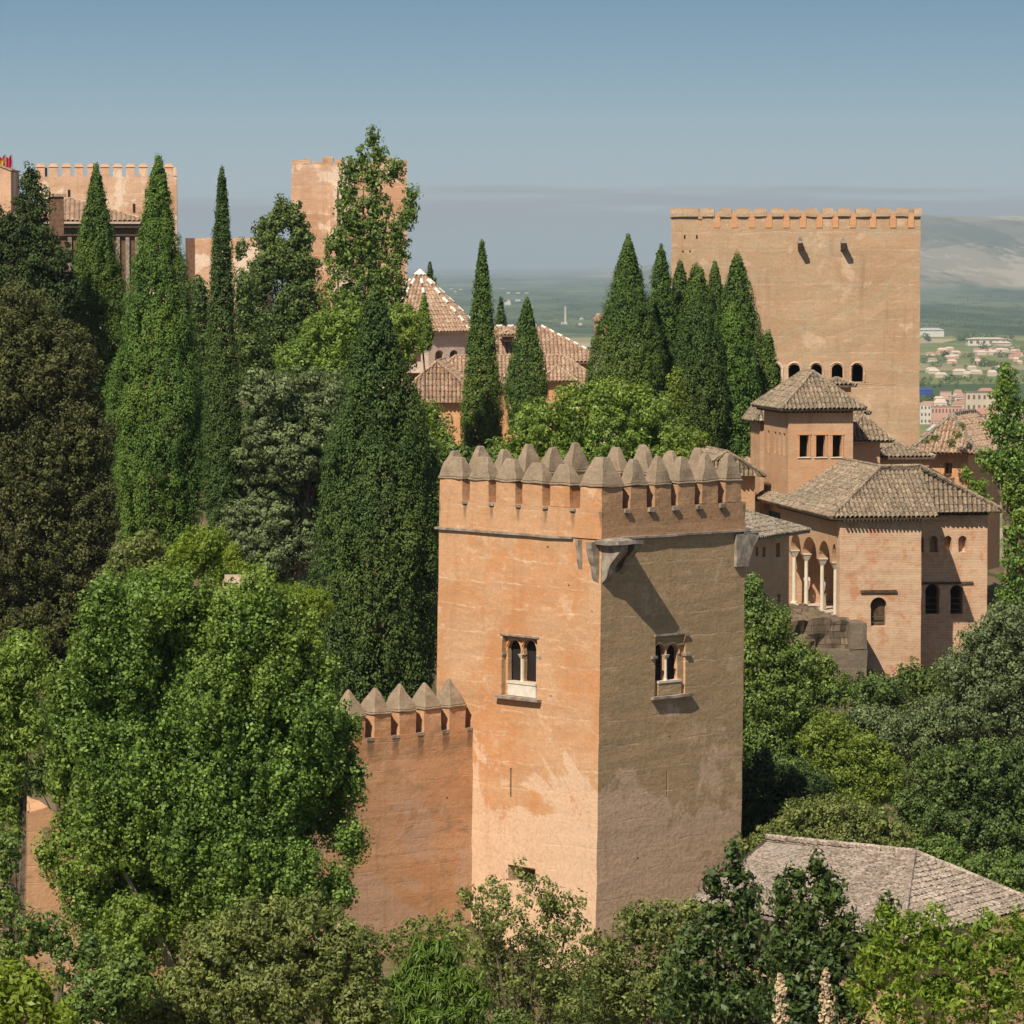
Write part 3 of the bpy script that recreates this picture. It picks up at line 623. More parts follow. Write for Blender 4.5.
roof_face(rf, [FG.pt(ag0-.9, .55, zel+.01), gR, rB + Vector((.35, .3, 0))]); roof_face(rf, [gR, gRb, rB])
for a, b in ((eL, rA), (rA, rB), (rA, rC), (gR, rB)): ridge(rf, a, b)
obj('roof', rf, M['tile'], PT, recalc=False)
# rafters under the eaves
m = MB()
for i in range(22): m.box(FF, .1+i*wF/22, .1+i*wF/22+.07, -.1, .45, ze-.16, ze-.04)
for i in range(46): m.box(FPs, i*LP/46, i*LP/46+.08, -.1, .45, ze-.16, ze-.04)
for i in range(18): m.box(FG, ag0+i*(ag1-ag0)/18+.05, ag0+i*(ag1-ag0)/18+.12, -.1, .45, ze-.16, ze-.045)
obj('rafters', m, M['wood'], PT)
# visitors in the portico are added with the people below

# mirador, the small upper tower
MT = thing('mirador_tower', 'small square lookout tower with three dark windows under a pyramid tile roof', 'tower', (*at(788, 480, 211).xy, Z(500, 211)))
K1 = at(788, 480, 211).xy; FM = Frame(K1, uF); FMs = Frame(K1 - uP*5.4, uP); wM = FM.pix(853, 440)[0]
zeM = Z(409, 211)
mb_ = obj('wall', MB().box(FM, 0, wM, -5.4, 0, Z(515, 211), zeM-.02), M['mirador'], MT)
cts = []; ow = []
for x in (804, 820.5, 837):
    a, z0 = FM.pix(x, 457); _, z1 = FM.pix(x, 435); w = .5; cts.append(MB().box(FM, a-w/2, a+w/2, -2, .5, z0, z1)); ow.append((a, w, z0, z1))
for w_ in (.9, 1.9, 2.9, 4.4):
    a = 5.4-w_; cts.append(MB().box(FMs, a-.22, a+.22, -1, .5, Z(455, 212), Z(433, 212)))
a = 5.4-.6; cts.append(MB().box(FMs, a-.05, a+.05, -1, .5, Z(481, 211), Z(469, 211)))
cts.append(MB().box(FM, .4, wM-.4, -5, -.4, Z(462, 211), Z(430, 211))); cut(mb_, cts); mb_.data.materials.clear(); mb_.data.materials.append(M['mirador'])
for a, w, z0, z1 in ow:
    wdw = obj('window', MB().box(FM, a-w/2-.12, a+w/2+.12, -.02, .06, z1+.002, z1+.09), M['orange'], MT)
    obj('jamb', MB().box(FM, a-w/2-.09, a-w/2, -.02, .04, z0, z1), M['orange'], wdw); obj('jamb', MB().box(FM, a+w/2, a+w/2+.09, -.02, .04, z0, z1), M['orange'], wdw)
    obj('shutter_or_shade', MB().box(FM, a-w/2-.15, a+w/2+.15, -.62, -.56, z0-.1, z1+.1), M['dark'], wdw)  # added dark panel: the room's shade is put into its colour
    obj('sill', MB().box(FM, a-w/2-.1, a+w/2+.1, -.3, .06, z0-.05, z0-.001), M['lime'], wdw)
hip_roof('roof', FM, 0, wM, -5.4, 0, zeM, Z(372, 213), M['tile'], MT, ov=.55, sp=.24)
m = MB()
for i in range(16): m.box(FM, i*wM/16, i*wM/16+.07, -.1, .42, zeM-.2, zeM-.06)
for i in range(24): m.box(FMs, i*5.4/24, i*5.4/24+.07, -.1, .42, zeM-.2, zeM-.06)
obj('rafters', m, M['wood'], MT)

# little roofs and houses round the mirador
def house(name, label, cat, F, a0, a1, d, zb, ze_, zr_, wm, rm, ov=.4, wins=(), group=None, flat=False, rk={}, **k):
    t = thing(name, label, cat, (*F.pt((a0+a1)/2, -d/2, 0).xy, zb), group)
    w = obj('wall', MB().box(F, a0, a1, -d, 0, zb, ze_-.02), wm, t)
    cc = []
    for (a, wd, z0, z1, kd) in wins:
        if kd == 'rect': cc.append(MB().box(F, a-wd/2, a+wd/2, -1.2, .5, z0, z1))
        else: cc.append(MB().prism(F, arch(a, wd, z0, z1-wd/2, 'round'), -1.2, .5))
    if cc: cut(w, cc); w.data.materials.clear(); w.data.materials.append(wm)
    for (a, wd, z0, z1, kd) in wins:
        obj('window', MB().box(F, a-wd/2+.003, a+wd/2-.003, -.45, -.38, z0+.003, z1-.05 if kd == 'rect' else z1-wd*.3), M['shutter_or_shade'], t)
    hip_roof('roof', F, a0, a1, -d, 0, ze_, zr_, rm, t, ov=ov, **{**k})
    return t
Fh = Frame(at(853, 440, 215).xy, uF)
t = house('annexe', 'small tiled annexe with a shaded recess, joined to the right side of the lookout tower', 'annexe', Fh, .0, Fh.pix(880, 440)[0], 5, EYE-13, Z(441, 215), Z(414, 217.5), M['mirador'], M['tile'], ov=.6)
Fh = Frame(at(851, 420, 218).xy, uF)
t = house('roof_turret', 'tiny tiled turret behind the pyramid roof of the lookout tower', 'turret', Fh, .0, Fh.pix(864, 420)[0], 1.4, EYE-12, Z(413, 218), Z(405, 218.5), M['mirador'], M['tile'], ov=.3)
Fh = Frame(at(830, 400, 224).xy, uF)
t = house('stair_turret', 'narrow stair turret with a small tiled roof under the arched windows of the great tower', 'turret', Fh, .0, Fh.pix(851, 400)[0], 1.6, EYE-12, Z(385, 224), Z(379, 224.5), M['orange'], M['tile'], ov=.25)
Fh = Frame(at(897, 470, 219).xy, uF)
t = house('low_range', 'low flat range with a tiled top, beside the weedy-roofed house', 'range', Fh, -1.2, Fh.pix(922, 450)[0]+.4, 4, EYE-14, Z(457, 219), Z(443, 221), M['orange'], M['tile'], ov=.3)
Fh = Frame(at(967, 470, 232).xy, uF*1)
F2 = Frame(at(922, 480, 230).xy, (.93, -.36)); L2 = F2.pix(968, 470)[0]
t = house('tiled_house', 'orange house under a steep hipped roof with weeds on its hips, beside the tall tree', 'house', F2, .15, L2, 7.5, EYE-18, Z(453, 229), Z(414, 232), M['orange'], M['tile_warm'], ov=.8, wins=((1.55, .45, Z(474, 229), Z(463, 229), 'rect'),), ridge_mat=M['tile_grey'], rr=.16)
# low roof on the left of the mirador
F3 = Frame(at(690, 480, 214).xy, uF); L3 = F3.pix(755, 480)[0]
t = house('long_low_house', 'long low building with a pale ribbed tile roof behind the merlons of the near tower', 'house', F3, .3, L3, 4.2, EYE-16, Z(476, 214), Z(450.5, 216), M['mirador'], M['tile'], ov=.5, ins=.15)
F4 = Frame(at(760, 430, 219).xy, uF)
t = house('small_roofed_turret', 'small turret with weathered tiles at the left shoulder of the lookout tower', 'turret', F4, 0, .5, 2.2, EYE-14, Z(421, 219), Z(403, 220), M['mirador'], M['tile'], ov=.35)
# shaded house next to the near tower
uS = Vector((math.sin(R(27)), math.cos(R(27)))); uSl = Vector((math.cos(R(27)), -math.sin(R(27))))
Pn = at(735, 560, 182).xy; F5 = Frame(Pn, uS); w5 = F5.pix(789, 560)[0]
SH = thing('shaded_house', 'brown shaded house with small windows and speckled grey roof, right behind the near tower', 'house', (Pn.x, Pn.y, EYE-24))
e5 = F5.pix(757, 536)[1]
b5 = obj('wall', MB().box(F5, 0, w5, -5.2, 0, EYE-24, e5-.02), M['mirador'], SH)
cts = []; wl5 = []
for x, y0, y1, wd in ((757, 556, 547, .3), (764, 557, 547, .35), (778, 557, 543, .45), (761, 596, 583, .6), (779, 606, 594, .45)):
    a, z0 = F5.pix(x, y0); _, z1 = F5.pix(x, y1); cts.append(MB().box(F5, a-wd/2, a+wd/2, -1, .5, z0, z1)); wl5.append((a, wd, z0, z1))
cut(b5, cts); b5.data.materials.clear(); b5.data.materials.append(M['mirador'])
for a, wd, z0, z1 in wl5: obj('window', MB().box(F5, a-wd/2+.003, a+wd/2-.003, -.3, -.22, z0+.003, z1-.003), M['shutter_or_shade'], SH)
hip_roof('roof', F5, 0, w5, -5.2, 0, e5, e5+1.35, M['tile_grey'], SH, ov=.75, sp=.24)
# rubble terrace under the portico
F6 = Frame(at(790, 640, 198).xy, uF); M['dark_render'] = mat_plaster('dark_stained_render', (.24, .19, .14), (.19, .155, .115), (.28, .21, .15), line=(.36, .28, .2), stain=.5, streak=.4)
TE = thing('stone_terrace', 'rough grey stone bastion below the white columns of the portico', 'bastion', (*F6.P, EYE-24))
L6 = F6.pix(849, 640)[0]
b = obj('rubble_block', MB().box(F6, 0.1, L6, -9.5, 0, EYE-25, Z(622, 198)), M['rubble'], TE); rough(b, .40, 12, 1.9)
b = obj('rendered_block', MB().box(F6, 1.35, L6+.8, -3, .5, EYE-25, Z(651, 198)), M['dark_render'], TE); rough(b, .1, 5, .9)
b = obj('side_pier', MB().box(F6, L6-.1, L6+.78, -2.4, .52, Z(651, 198)+.01, Z(624, 198)), M['dark_render'], TE); rough(b, .06, 4, 1.2)

# ------------------------------------------------------------------ the great tower
KC = at(671, 300, 257).xy; FC = Frame(KC, (1, -.055)); wC = FC.pix(920, 300)[0]
GT = thing('great_tower', 'massive tawny tower with small merlons and a row of dark arches', 'tower', (*FC.pt(wC/2, -8, 0).xy, EYE-18))
zt_ = Z(226, 257)
gb = obj('wall', MB().box(FC, 0, wC, -16, 0, EYE-30, zt_), M['comares'], GT)
cts = []; gw = []
for x in (775.5, 794.5, 816.5, 837, 857.5):
    c, a, w, z0, zs_ = arch_cut(FC, x, 11, 382, 369.5, 2.5, 'round'); cts.append(c); gw.append((a, w, z0, zs_))
for x, y0, y1 in ((685, 239, 235), (697, 239, 235), (683, 252.5, 250.5), (690, 252.5, 250.5)):
    a, z0 = FC.pix(x, y0); _, z1 = FC.pix(x, y1); cts.append(MB().box(FC, a-.05, a+.05, -.6, .5, z0, z1))
cts.append(MB().box(FC, 1.5, wC-1.5, -14, -1.5, Z(388, 257), Z(355, 257))); cut(gb, cts); gb.data.materials.clear(); gb.data.materials.append(M['comares']); wobble_edges(gb, 1.0, .05, .8)
for a, w, z0, zs_ in gw:
    ar = MB(); pts = [FC.pt(a + (w/2+.1)*math.cos(t), .0, zs_ + (w/2+.1)*math.sin(t)) for t in [math.pi*i/12 for i in range(13)]]; ar.tube([FC.pt(a+w/2+.1, 0, z0)] + pts + [FC.pt(a-w/2-.1, 0, z0)], .06, 5)
    obj('arch_moulding', ar, M['old_tower'], GT)
zc2 = Z(217, 257); M['old_cap'] = mat_plaster('worn_tile_capping', (.40, .26, .165), (.46, .32, .21), (.30, .20, .13), line=(.56, .42, .3), stain=.6, scl=2, course=.2)
def gm(F, a0, a1, cap=True):
    m = obj('merlon', MB().box(F, a0, a1, -.7, -.02, zt_+.002, zc2), M['comares'], GT)
    pts = [(-.78, zc2+.003), (.12, zc2+.003), (.06, zc2+.22), (-.12, zc2+.45), (-.4, zc2+.55), (-.62, zc2+.4), (-.74, zc2+.2)]
    k = obj('capstone', MB().sprism(F, pts, a0-.06, a1+.06), M['old_cap'], m); rough(k, .06, 2, 1.5)
xs = [702, 720, 737.5, 755, 772, 789.5, 806, 822.5, 838.5, 856, 876, 896, 914]
s = [FC.pix(x, 220)[0] for x in xs]
gm(FC, .0, s[0]-.25)
for i in range(len(s)-1): gm(FC, s[i]+.02, s[i+1]-.42)
gm(FC, s[-1]+.02, wC)
for q in s[1:]: obj('crenel_sill', MB().box(FC, q-.40, q, -.5, .04, zt_-.12, zc2+.22), M['orange'], GT)
FCb = Frame(FC.pt(wC, 0, 0).xy, FC.u.to_3d().xy.orthogonal()*-1)
FCr = Frame(FC.pt(wC, 0, 0).xy, (-FC.n.x, -FC.n.y))
for i in range(8):
    gm(FCr, 1.2+i*1.8, 2.5+i*1.8)
FCl = Frame(FC.pt(0, -16, 0).xy, FC.n)
for i in range(8): gm(FCl, .4+i*1.8, 1.7+i*1.8)
FCk = Frame(FC.pt(wC, -16, 0).xy, (-FC.u.x, -FC.u.y))
for i in range(8): gm(FCk, .8+i*1.8, 2.1+i*1.8)
for x in (800, 843):
    a, z = FC.pix(x, 243); m = MB()
    m.sprism(FC, [(-.2, z+.15), (.75, z+.1), (1.05, z+.25), (1.1, z+.02), (.5, z-.25), (-.2, z-.6)], a-.16, a+.16)
    k = obj('waterspout', m, M['ledge'], GT); rough(k, .05, 2, 2)
    obj('spout_head', MB().frust(FC, a-.12, a+.12, .82, 1.08, z+.2, z+.42, .05, .05), M['ledge'], k)

# ------------------------------------------------------------------ inner palaces
def ngon_roof(name, c, r, ze_, zr_, n, mat, parent, rot=0, rm=None):
    mb = MB(); P = [Vector((c.x + r*math.cos(rot+2*math.pi*i/n), c.y + r*math.sin(rot+2*math.pi*i/n), ze_)) for i in range(n)]; top = Vector((c.x, c.y, zr_))
    for i in range(n): roof_face(mb, [P[i], P[(i+1) % n], top], sp=.28)
    ro = obj(name, mb, mat, parent, recalc=False)
    m2 = MB()
    for p in P: ridge(m2, p, top, .15, .5, True)
    m2.uv = None; obj('ridge_tiles', m2, rm or M['white_tile'], ro)
    return P
cN = at(420, 300, 302); LN = thing('lantern_pavilion', 'pavilion with a tall pyramid roof edged by white ridge tiles, above a pale drum', 'pavilion', (cN.x, cN.y, EYE-14))
zeN = Z(331, 300); rN = 4.7
ngon_roof('roof', cN.xy, rN, zeN, Z(271, 302), 8, M['tile_warm'], LN, R(10))
mb = MB(); nn = 8; rr_ = rN-.55; rot = R(10)
for i in range(nn):
    a, b = rot+2*math.pi*i/nn, rot+2*math.pi*(i+1)/nn
    p, q = Vector((cN.x+rr_*math.cos(a), cN.y+rr_*math.sin(a))), Vector((cN.x+rr_*math.cos(b), cN.y+rr_*math.sin(b)))
V8 = [(cN.x+rr_*math.cos(rot+2*math.pi*i/nn), cN.y+rr_*math.sin(rot+2*math.pi*i/nn)) for i in range(nn)]
mb.add([(x, y, Z(372, 300)) for x, y in V8] + [(x, y, zeN-.02) for x, y in V8], [tuple(range(8))[::-1], tuple(range(8, 16))] + [(i, (i+1) % 8, (i+1) % 8+8, i+8) for i in range(8)])
dm = obj('drum', mb, M['stucco'], LN); cts = []
for i in range(nn):
    p, q = Vector(V8[i]), Vector(V8[(i+1) % nn]); f = Frame(p, q-p); L = (q-p).length
    if f.n.dot(((p+q)/2)-Vector((cN.x, cN.y))) < 0: f = Frame(q, p-q)
    if f.n.y > .3: continue
    for k in (.3, .7): cts.append(MB().prism(f, arch(L*k, .75, Z(361, 300), Z(354.5, 300), 'round'), -.8, .5))
cut(dm, cts); dm.data.materials.clear(); dm.data.materials.append(M['stucco'])
Fa = Frame(at(419, 400, 292).xy, (1, -.06)); La = Fa.pix(478, 400)[0]
t = house('hall_range', 'orange-walled hall with a broad warm tile roof, below the white-edged pyramid roof', 'hall', Fa, -1.6, La, 6.5, EYE-16, Z(402, 292), Z(360, 295), M['orange'], M['tile_warm'], ov=.5, ins=.1,
          wins=((Fa.pix(432, 415)[0], .95, Z(424, 292), Z(407, 292), 'round'),), sp=.3)
Fb = Frame(at(470, 380, 300).xy, (1, .03)); Lb = Fb.pix(604, 380)[0]
t = house('nave_range', 'long hall with a high tiled roof and white-dotted ridge, left of the chimney turret', 'hall', Fb, -5, Lb, 9, EYE-16, Z(362, 300), Z(326.5, 304), M['orange'], M['tile_warm'], ov=.5, ridge_mat=M['white_tile'], sp=.3)
Fc = Frame(at(470, 380, 296).xy, (1, .03)); Lc = Fc.pix(606, 380)[0]
t = house('gallery_range', 'lower gallery roof with a second tier of tiles in front of the long hall', 'gallery', Fc, -4, Lc, 6, EYE-17, Z(388, 296), Z(356, 299), M['orange'], M['tile_warm'], ov=.4, sp=.3)
Fd = Frame(at(545, 390, 290).xy, (1, .03)); Ld = Fd.pix(570, 390)[0]
t = house('porch_house', 'small porch with a steep little tiled roof just above the round green tree', 'porch', Fd, 0, Ld, 3, EYE-17, Z(381, 290), Z(366, 291.5), M['orange'], M['tile_warm'], ov=.5, sp=.3)
Fe = Frame(at(503, 350, 300).xy, (1, .03)); Le = Fe.pix(514, 350)[0]
t = house('roof_dormer', 'tiny tiled dormer on the ridge of the long hall, between the cypresses', 'dormer', Fe, 0, Le, 2, Z(341, 300), Z(335, 300), Z(330, 301), M['shutter_or_shade'], M['tile_warm'], ov=.3, sp=.3)
Ff = Frame(at(595.5, 340, 285).xy, (1, .05)); Lf = Ff.pix(611, 340)[0]
t = thing('chimney_turret', 'square orange turret with a ragged cap of tiles, left of the big cypress group', 'turret', (*Ff.P, EYE-16))
obj('wall', MB().box(Ff, 0, Lf, -1.2, 0, EYE-16, Z(321, 285)), M['orange'], t)
k = obj('cap', MB().box(Ff, -.12, Lf+.12, -1.35, .13, Z(321, 285)+.003, Z(317, 285)).box(Ff, .1, Lf-.15, -1.1, -.1, Z(317, 285)+.003, Z(314, 285)), M['tile_warm'], t); rough(k, .1, 2, 2)
obj('foot', MB().frust(Ff, -.5, Lf+.9, -1.9, .5, EYE-17, Z(349, 285), .3, .2), M['stucco'], t)

# broken tower behind the poplar
Fq = Frame(at(292, 250, 380).xy, (1, .05)); Lq = Fq.pix(407, 250)[0]; zq = Z(165, 380)
BT = thing('broken_tower', 'high sunlit tower with a cracked plain top and faded plaster patches, behind the tall poplar', 'tower', (*Fq.P, EYE-10))
b = obj('wall', MB().box(Fq, 0, Lq, -11, 0, EYE-12, zq), M['old_tower'], BT); wobble_edges(b, 1.2, .12, .5)
m = MB(); x = 0
while x < Lq-.6:
    w = random.uniform(.6, 1.6); w = min(w, Lq-x)
    if random.random() < .8: m.box(Fq, x, x+w-(0 if random.random() < .5 else .25), -1, -.05, zq+.003, zq+random.uniform(.2, .75))
    x += w
k = obj('crumbled_rim', m, M['mirador'], BT); rough(k, .12, 2, 1.5)
a0 = Fq.pix(292, 200)[0]
obj('buttress', MB().box(Fq, Fq.pix(330, 200)[0], Fq.pix(337, 200)[0], -.1, .35, EYE-8, Z(186, 380)), M['old_tower'], BT)
# keep with merlons at the left
Fk = Frame(at(36, 200, 420).xy, (1, .08)); Lk = Fk.pix(177, 200)[0]; zk2 = Z(177, 420)
KP = thing('crenellated_keep', 'wide stone keep with a row of square merlons on the skyline at the left', 'tower', (*Fk.P, EYE-8))
b = obj('wall', MB().box(Fk, 0, Lk, -10, 0, EYE-10, zk2), M['old_tower'], KP)
n_ = 11; st_ = Lk/n_
for F_, L_, o_ in ((Fk, Lk, 0),):
    for i in range(n_):
        m = obj('merlon', MB().box(F_, i*st_+.02, i*st_+st_*.72, -.9, -.02, zk2+.002, Z(167.5, 420)), M['old_tower'], KP)
        k = obj('capstone', MB().frust(F_, i*st_-.05, i*st_+st_*.72+.07, -1, .06, Z(167.5, 420)+.003, Z(164, 420), .25, .25), M['mirador'], m)
for i in range(6):
    m = obj('merlon', MB().box(Fk, Lk-.9, Lk-.02, -2.6-i*1.5, -1.7-i*1.5, zk2+.002, Z(167.5, 420)), M['old_tower'], KP)
for x, y in ((46, 172), (69, 194), (146, 193), (134, 208)):
    a, z = Fk.pix(x, y); obj('loophole', MB().box(Fk, a-.12, a+.12, -.3, .06, z-.45, z+.45), M['dark'], KP)  # solid near-black block; the opening's darkness is put into its colour
# renaissance palace: stone cornice and tile roof
Fv = Frame(at(58, 240, 335).xy, (.995, .1)); Lv = Fv.pix(143, 230)[0]
CP_ = thing('cornice_palace', 'stone palace with a deep dark cornice and low pink tile roof before the keep', 'palace', (*Fv.P, EYE-10))
b = obj('wall', MB().box(Fv, -5, Lv, -14, 0, EYE-10, Z(236, 335)), M['shutter_or_shade'], CP_)  # dark wall colour stands in for the shade under the cornice
obj('cornice', MB().box(Fv, -5.2, Lv+.2, -14, .3, Z(236, 335)+.003, Z(228, 335)).box(Fv, -5.5, Lv+.5, -14, .7, Z(228, 335)+.003, Z(224, 335)), M['wood'], CP_)
obj('gutter', MB().box(Fv, -5.6, Lv+.6, -14, .85, Z(224, 335)+.003, Z(222, 335)), M['stucco'], CP_)
hip_roof('roof', Fv, -5, Lv, -14, 0, Z(221.5, 335), Z(199, 342), M['tile_warm'], CP_, ov=.6, sp=.4)
for i in range(8):
    a = Lv-.5-i*.8; obj('pilaster', MB().box(Fv, a-.16, a+.16, 0.003, .22, EYE-10, Z(237, 335)), M['ledge'], CP_)
t = thing('chimney_block', 'small dark-topped block on the roof of the cornice palace beside the pointed conifer', 'chimney', (*at(57, 210, 330).xy, Z(225, 330)))
Fx = Frame(at(49, 210, 330).xy, (1, .1)); obj('shaft', MB().box(Fx, 0, 1.2, -1.2, 0, Z(236, 330), Z(197, 330)), M['shutter_or_shade'], t); obj('cap', MB().box(Fx, -.15, 1.4, -1.4, .15, Z(197, 330)+.003, Z(194, 330)), M['tile_warm'], t)
# building with flags at the very left
Fy = Frame(at(-30, 200, 350).xy, (1, 0)); Ly = Fy.pix(11, 200)[0]
LB = thing('gabled_block', 'sunlit pale building with a sloping top at the left edge, under the flags', 'building', (*Fy.P, EYE-8))
obj('wall', MB().prism(Fy, [(0, EYE-9), (Ly, EYE-9), (Ly, Z(172, 350)), (Ly-1.2, Z(166, 350)), (0, Z(161, 350))], -6, 0), M['old_tower'], LB)
obj('coping', MB().prism(Fy, [(Ly+.1, Z(171.6, 350)), (Ly+.1, Z(170, 350)), (Ly-1.2, Z(164.3, 350)), (0, Z(159.6, 350)), (0, Z(160.8, 350)), (Ly-1.2, Z(165.8, 350))], -6.05, .1), M['tile_warm'], LB)
def flag(label, px, pts, py0, py1, py2, mats):
    p = at(px, py2, 352); t = thing('flag', label, 'flag', (p.x, p.y, p.z-2))
    obj('pole', MB().tube([(p.x, p.y, p.z-2), (p.x, p.y, Z(py0-1, 352))], .05, 6), M['ledge'], t)
    for (x0, x1, col) in mats:
        mb = MB(); n = 8; v = []
        for i in range(n+1):
            x = x0+(x1-x0)*i/n; 
            for dz in (0, 1): v.append(Vector((p.x + (x-px)*mpx(352), p.y + .12*math.sin(i*1.3), Z(py0 if dz else py1, 352) + .1*math.sin(i) - .25*i/n)))
        mb.add(v, [(2*i, 2*i+2, 2*i+3, 2*i+1) for i in range(n)]); obj('cloth', mb, M[col], t)
M['red'] = mat_plain('red_cloth', (.62, .03, .04), .8, .1, 2); M['yellow'] = mat_plain('yellow_cloth', (.75, .42, .03), .8, .1, 2); M['crimson'] = mat_plain('crimson_cloth', (.55, .02, .10), .8, .1, 2)
flag('crimson flag on the right-hand pole above the building at the left edge', 12, None, 156, 168, 172, [(12, 6.5, 'crimson')])
flag('red and yellow striped flag on the left-hand pole above the building at the left edge', 5.5, None, 156, 159, 170, [(5.5, 0, 'red')])
p = at(5.5, 160, 352)
fo = [o for o in bpy.data.objects if o.name == 'flag.001'][0]
for (y0, y1, c) in ((159, 164, 'yellow'), (164, 167, 'red')):
    mb = MB(); n = 8; v = []
    for i in range(n+1):
        x = 5.5-5.5*i/n
        for dz in (0, 1): v.append(Vector((p.x + (x-5.5)*mpx(352), p.y + .12*math.sin(i*1.3), Z(y0 if dz else y1, 352) + .1*math.sin(i) - .25*i/n)))
    mb.add(v, [(2*i, 2*i+2, 2*i+3, 2*i+1) for i in range(n)]); obj('cloth', mb, M[c], fo)
# plain orange wall between the conifers
Fz = Frame(at(185, 260, 355).xy, (.99, -.1)); Lz = Fz.pix(262, 260)[0]
PW = thing('orange_wall_block', 'plain orange wall block with shaded left end, behind the slim cypress at the left', 'building', (*Fz.P, EYE-10))
b = obj('wall', MB().box(Fz, .9, Lz, -6, 0, EYE-12, Z(238, 355)), M['old_tower'], PW); obj('end_wall', MB().box(Fz, .0, .88, -6, -.25, EYE-12, Z(238, 355)-.02), M['shutter_or_shade'], PW)  # shade of the left end is put into its brown colour

# ------------------------------------------------------------------ terrain, plain and hills
CTRL = np.array([(0,-5,-5),(0,15,-9),(0,40,-24),(0,60,-33),(-20,80,-33),(20,80,-34),(-20,100,-32),(0,110,-31),(20,100,-33),(-15,130,-29.5),(0,140,-28),(8,145,-28),(20,140,-31),
 (-3,148,-27),(-8,160,-24),(-5,170,-22),(-20,180,-20),(-15,200,-17),(5,175,-23),(12,175,-28),(22,180,-28),(16,190,-26),(22,197,-24),(30,200,-23),(5,215,-16.5),(14,215,-19.5),(15,206,-19.8),(20,210,-20),(13,222,-18),(0,240,-14),
 (12,240,-14),(20,257,-18),(-10,240,-15),(-25,250,-12),(-10,300,-13),(5,300,-14),(-30,330,-8),(-40,420,-6),(-10,420,-9),(10,350,-17),(30,300,-32),(45,230,-32),(30,230,-20),(40,200,-32),(60,300,-70),(60,200,-50),(-60,200,-16),(-60,300,-10),(-60,100,-32),(60,100,-36),(40,350,-60),(60,440,-90),(30,440,-55),(12,440,-30),(80,350,-90),(50,280,-60),(90,250,-60),(0,450,-16)], float)
HP = 108.0                                             # the plain lies this far below the eye
def hgt(x, y):
    x = np.asarray(x, float); y = np.asarray(y, float)
    d2 = (x[..., None]-CTRL[:, 0])**2 + (y[..., None]-CTRL[:, 1])**2 + 4.0
    w = d2**-2.0; z = (w*CTRL[:, 2]).sum(-1)/w.sum(-1)
    e = np.maximum((y-440)/300, (np.abs(x)-75)/170); e = np.clip(e, 0, 1); e = e*e*(3-2*e)
    e = np.where(y < 30, np.clip((np.abs(x)-75)/170, 0, 1)*.3, e)
    return EYE + z*(1-e) - HP*e
def gz(x, y): return float(hgt(x, y))
def grid_obj(name, ys, halfw, nx, zf, mat):
    V = []; ny = len(ys)
    for y in ys:
        h = halfw(y); xs = np.linspace(-h, h, nx); V.append(np.stack([xs, np.full(nx, y), zf(xs, np.full(nx, y))], 1))
    V = np.concatenate(V); i = np.arange((ny-1)*(nx-1)); r, c = i//(nx-1), i % (nx-1); a = r*nx+c
    F = np.stack([a, a+1, a+nx+1, a+nx], 1)
    me = bpy.data.meshes.new(name); me.vertices.add(len(V)); me.vertices.foreach_set('co', V.astype(np.float32).ravel())
    me.loops.add(F.size); me.loops.foreach_set('vertex_index', F.astype(np.int32).ravel()); me.polygons.add(len(F)); me.polygons.foreach_set('loop_start', (np.arange(len(F))*4).astype(np.int32)); me.update(calc_edges=True)
    me.materials.append(mat); me.polygons.foreach_set('use_smooth', [True]*len(F))
    o = bpy.data.objects.new(name, me); C.objects.link(o); o['_w'] = [0, 0, 0]; return tag(o, kind='structure')
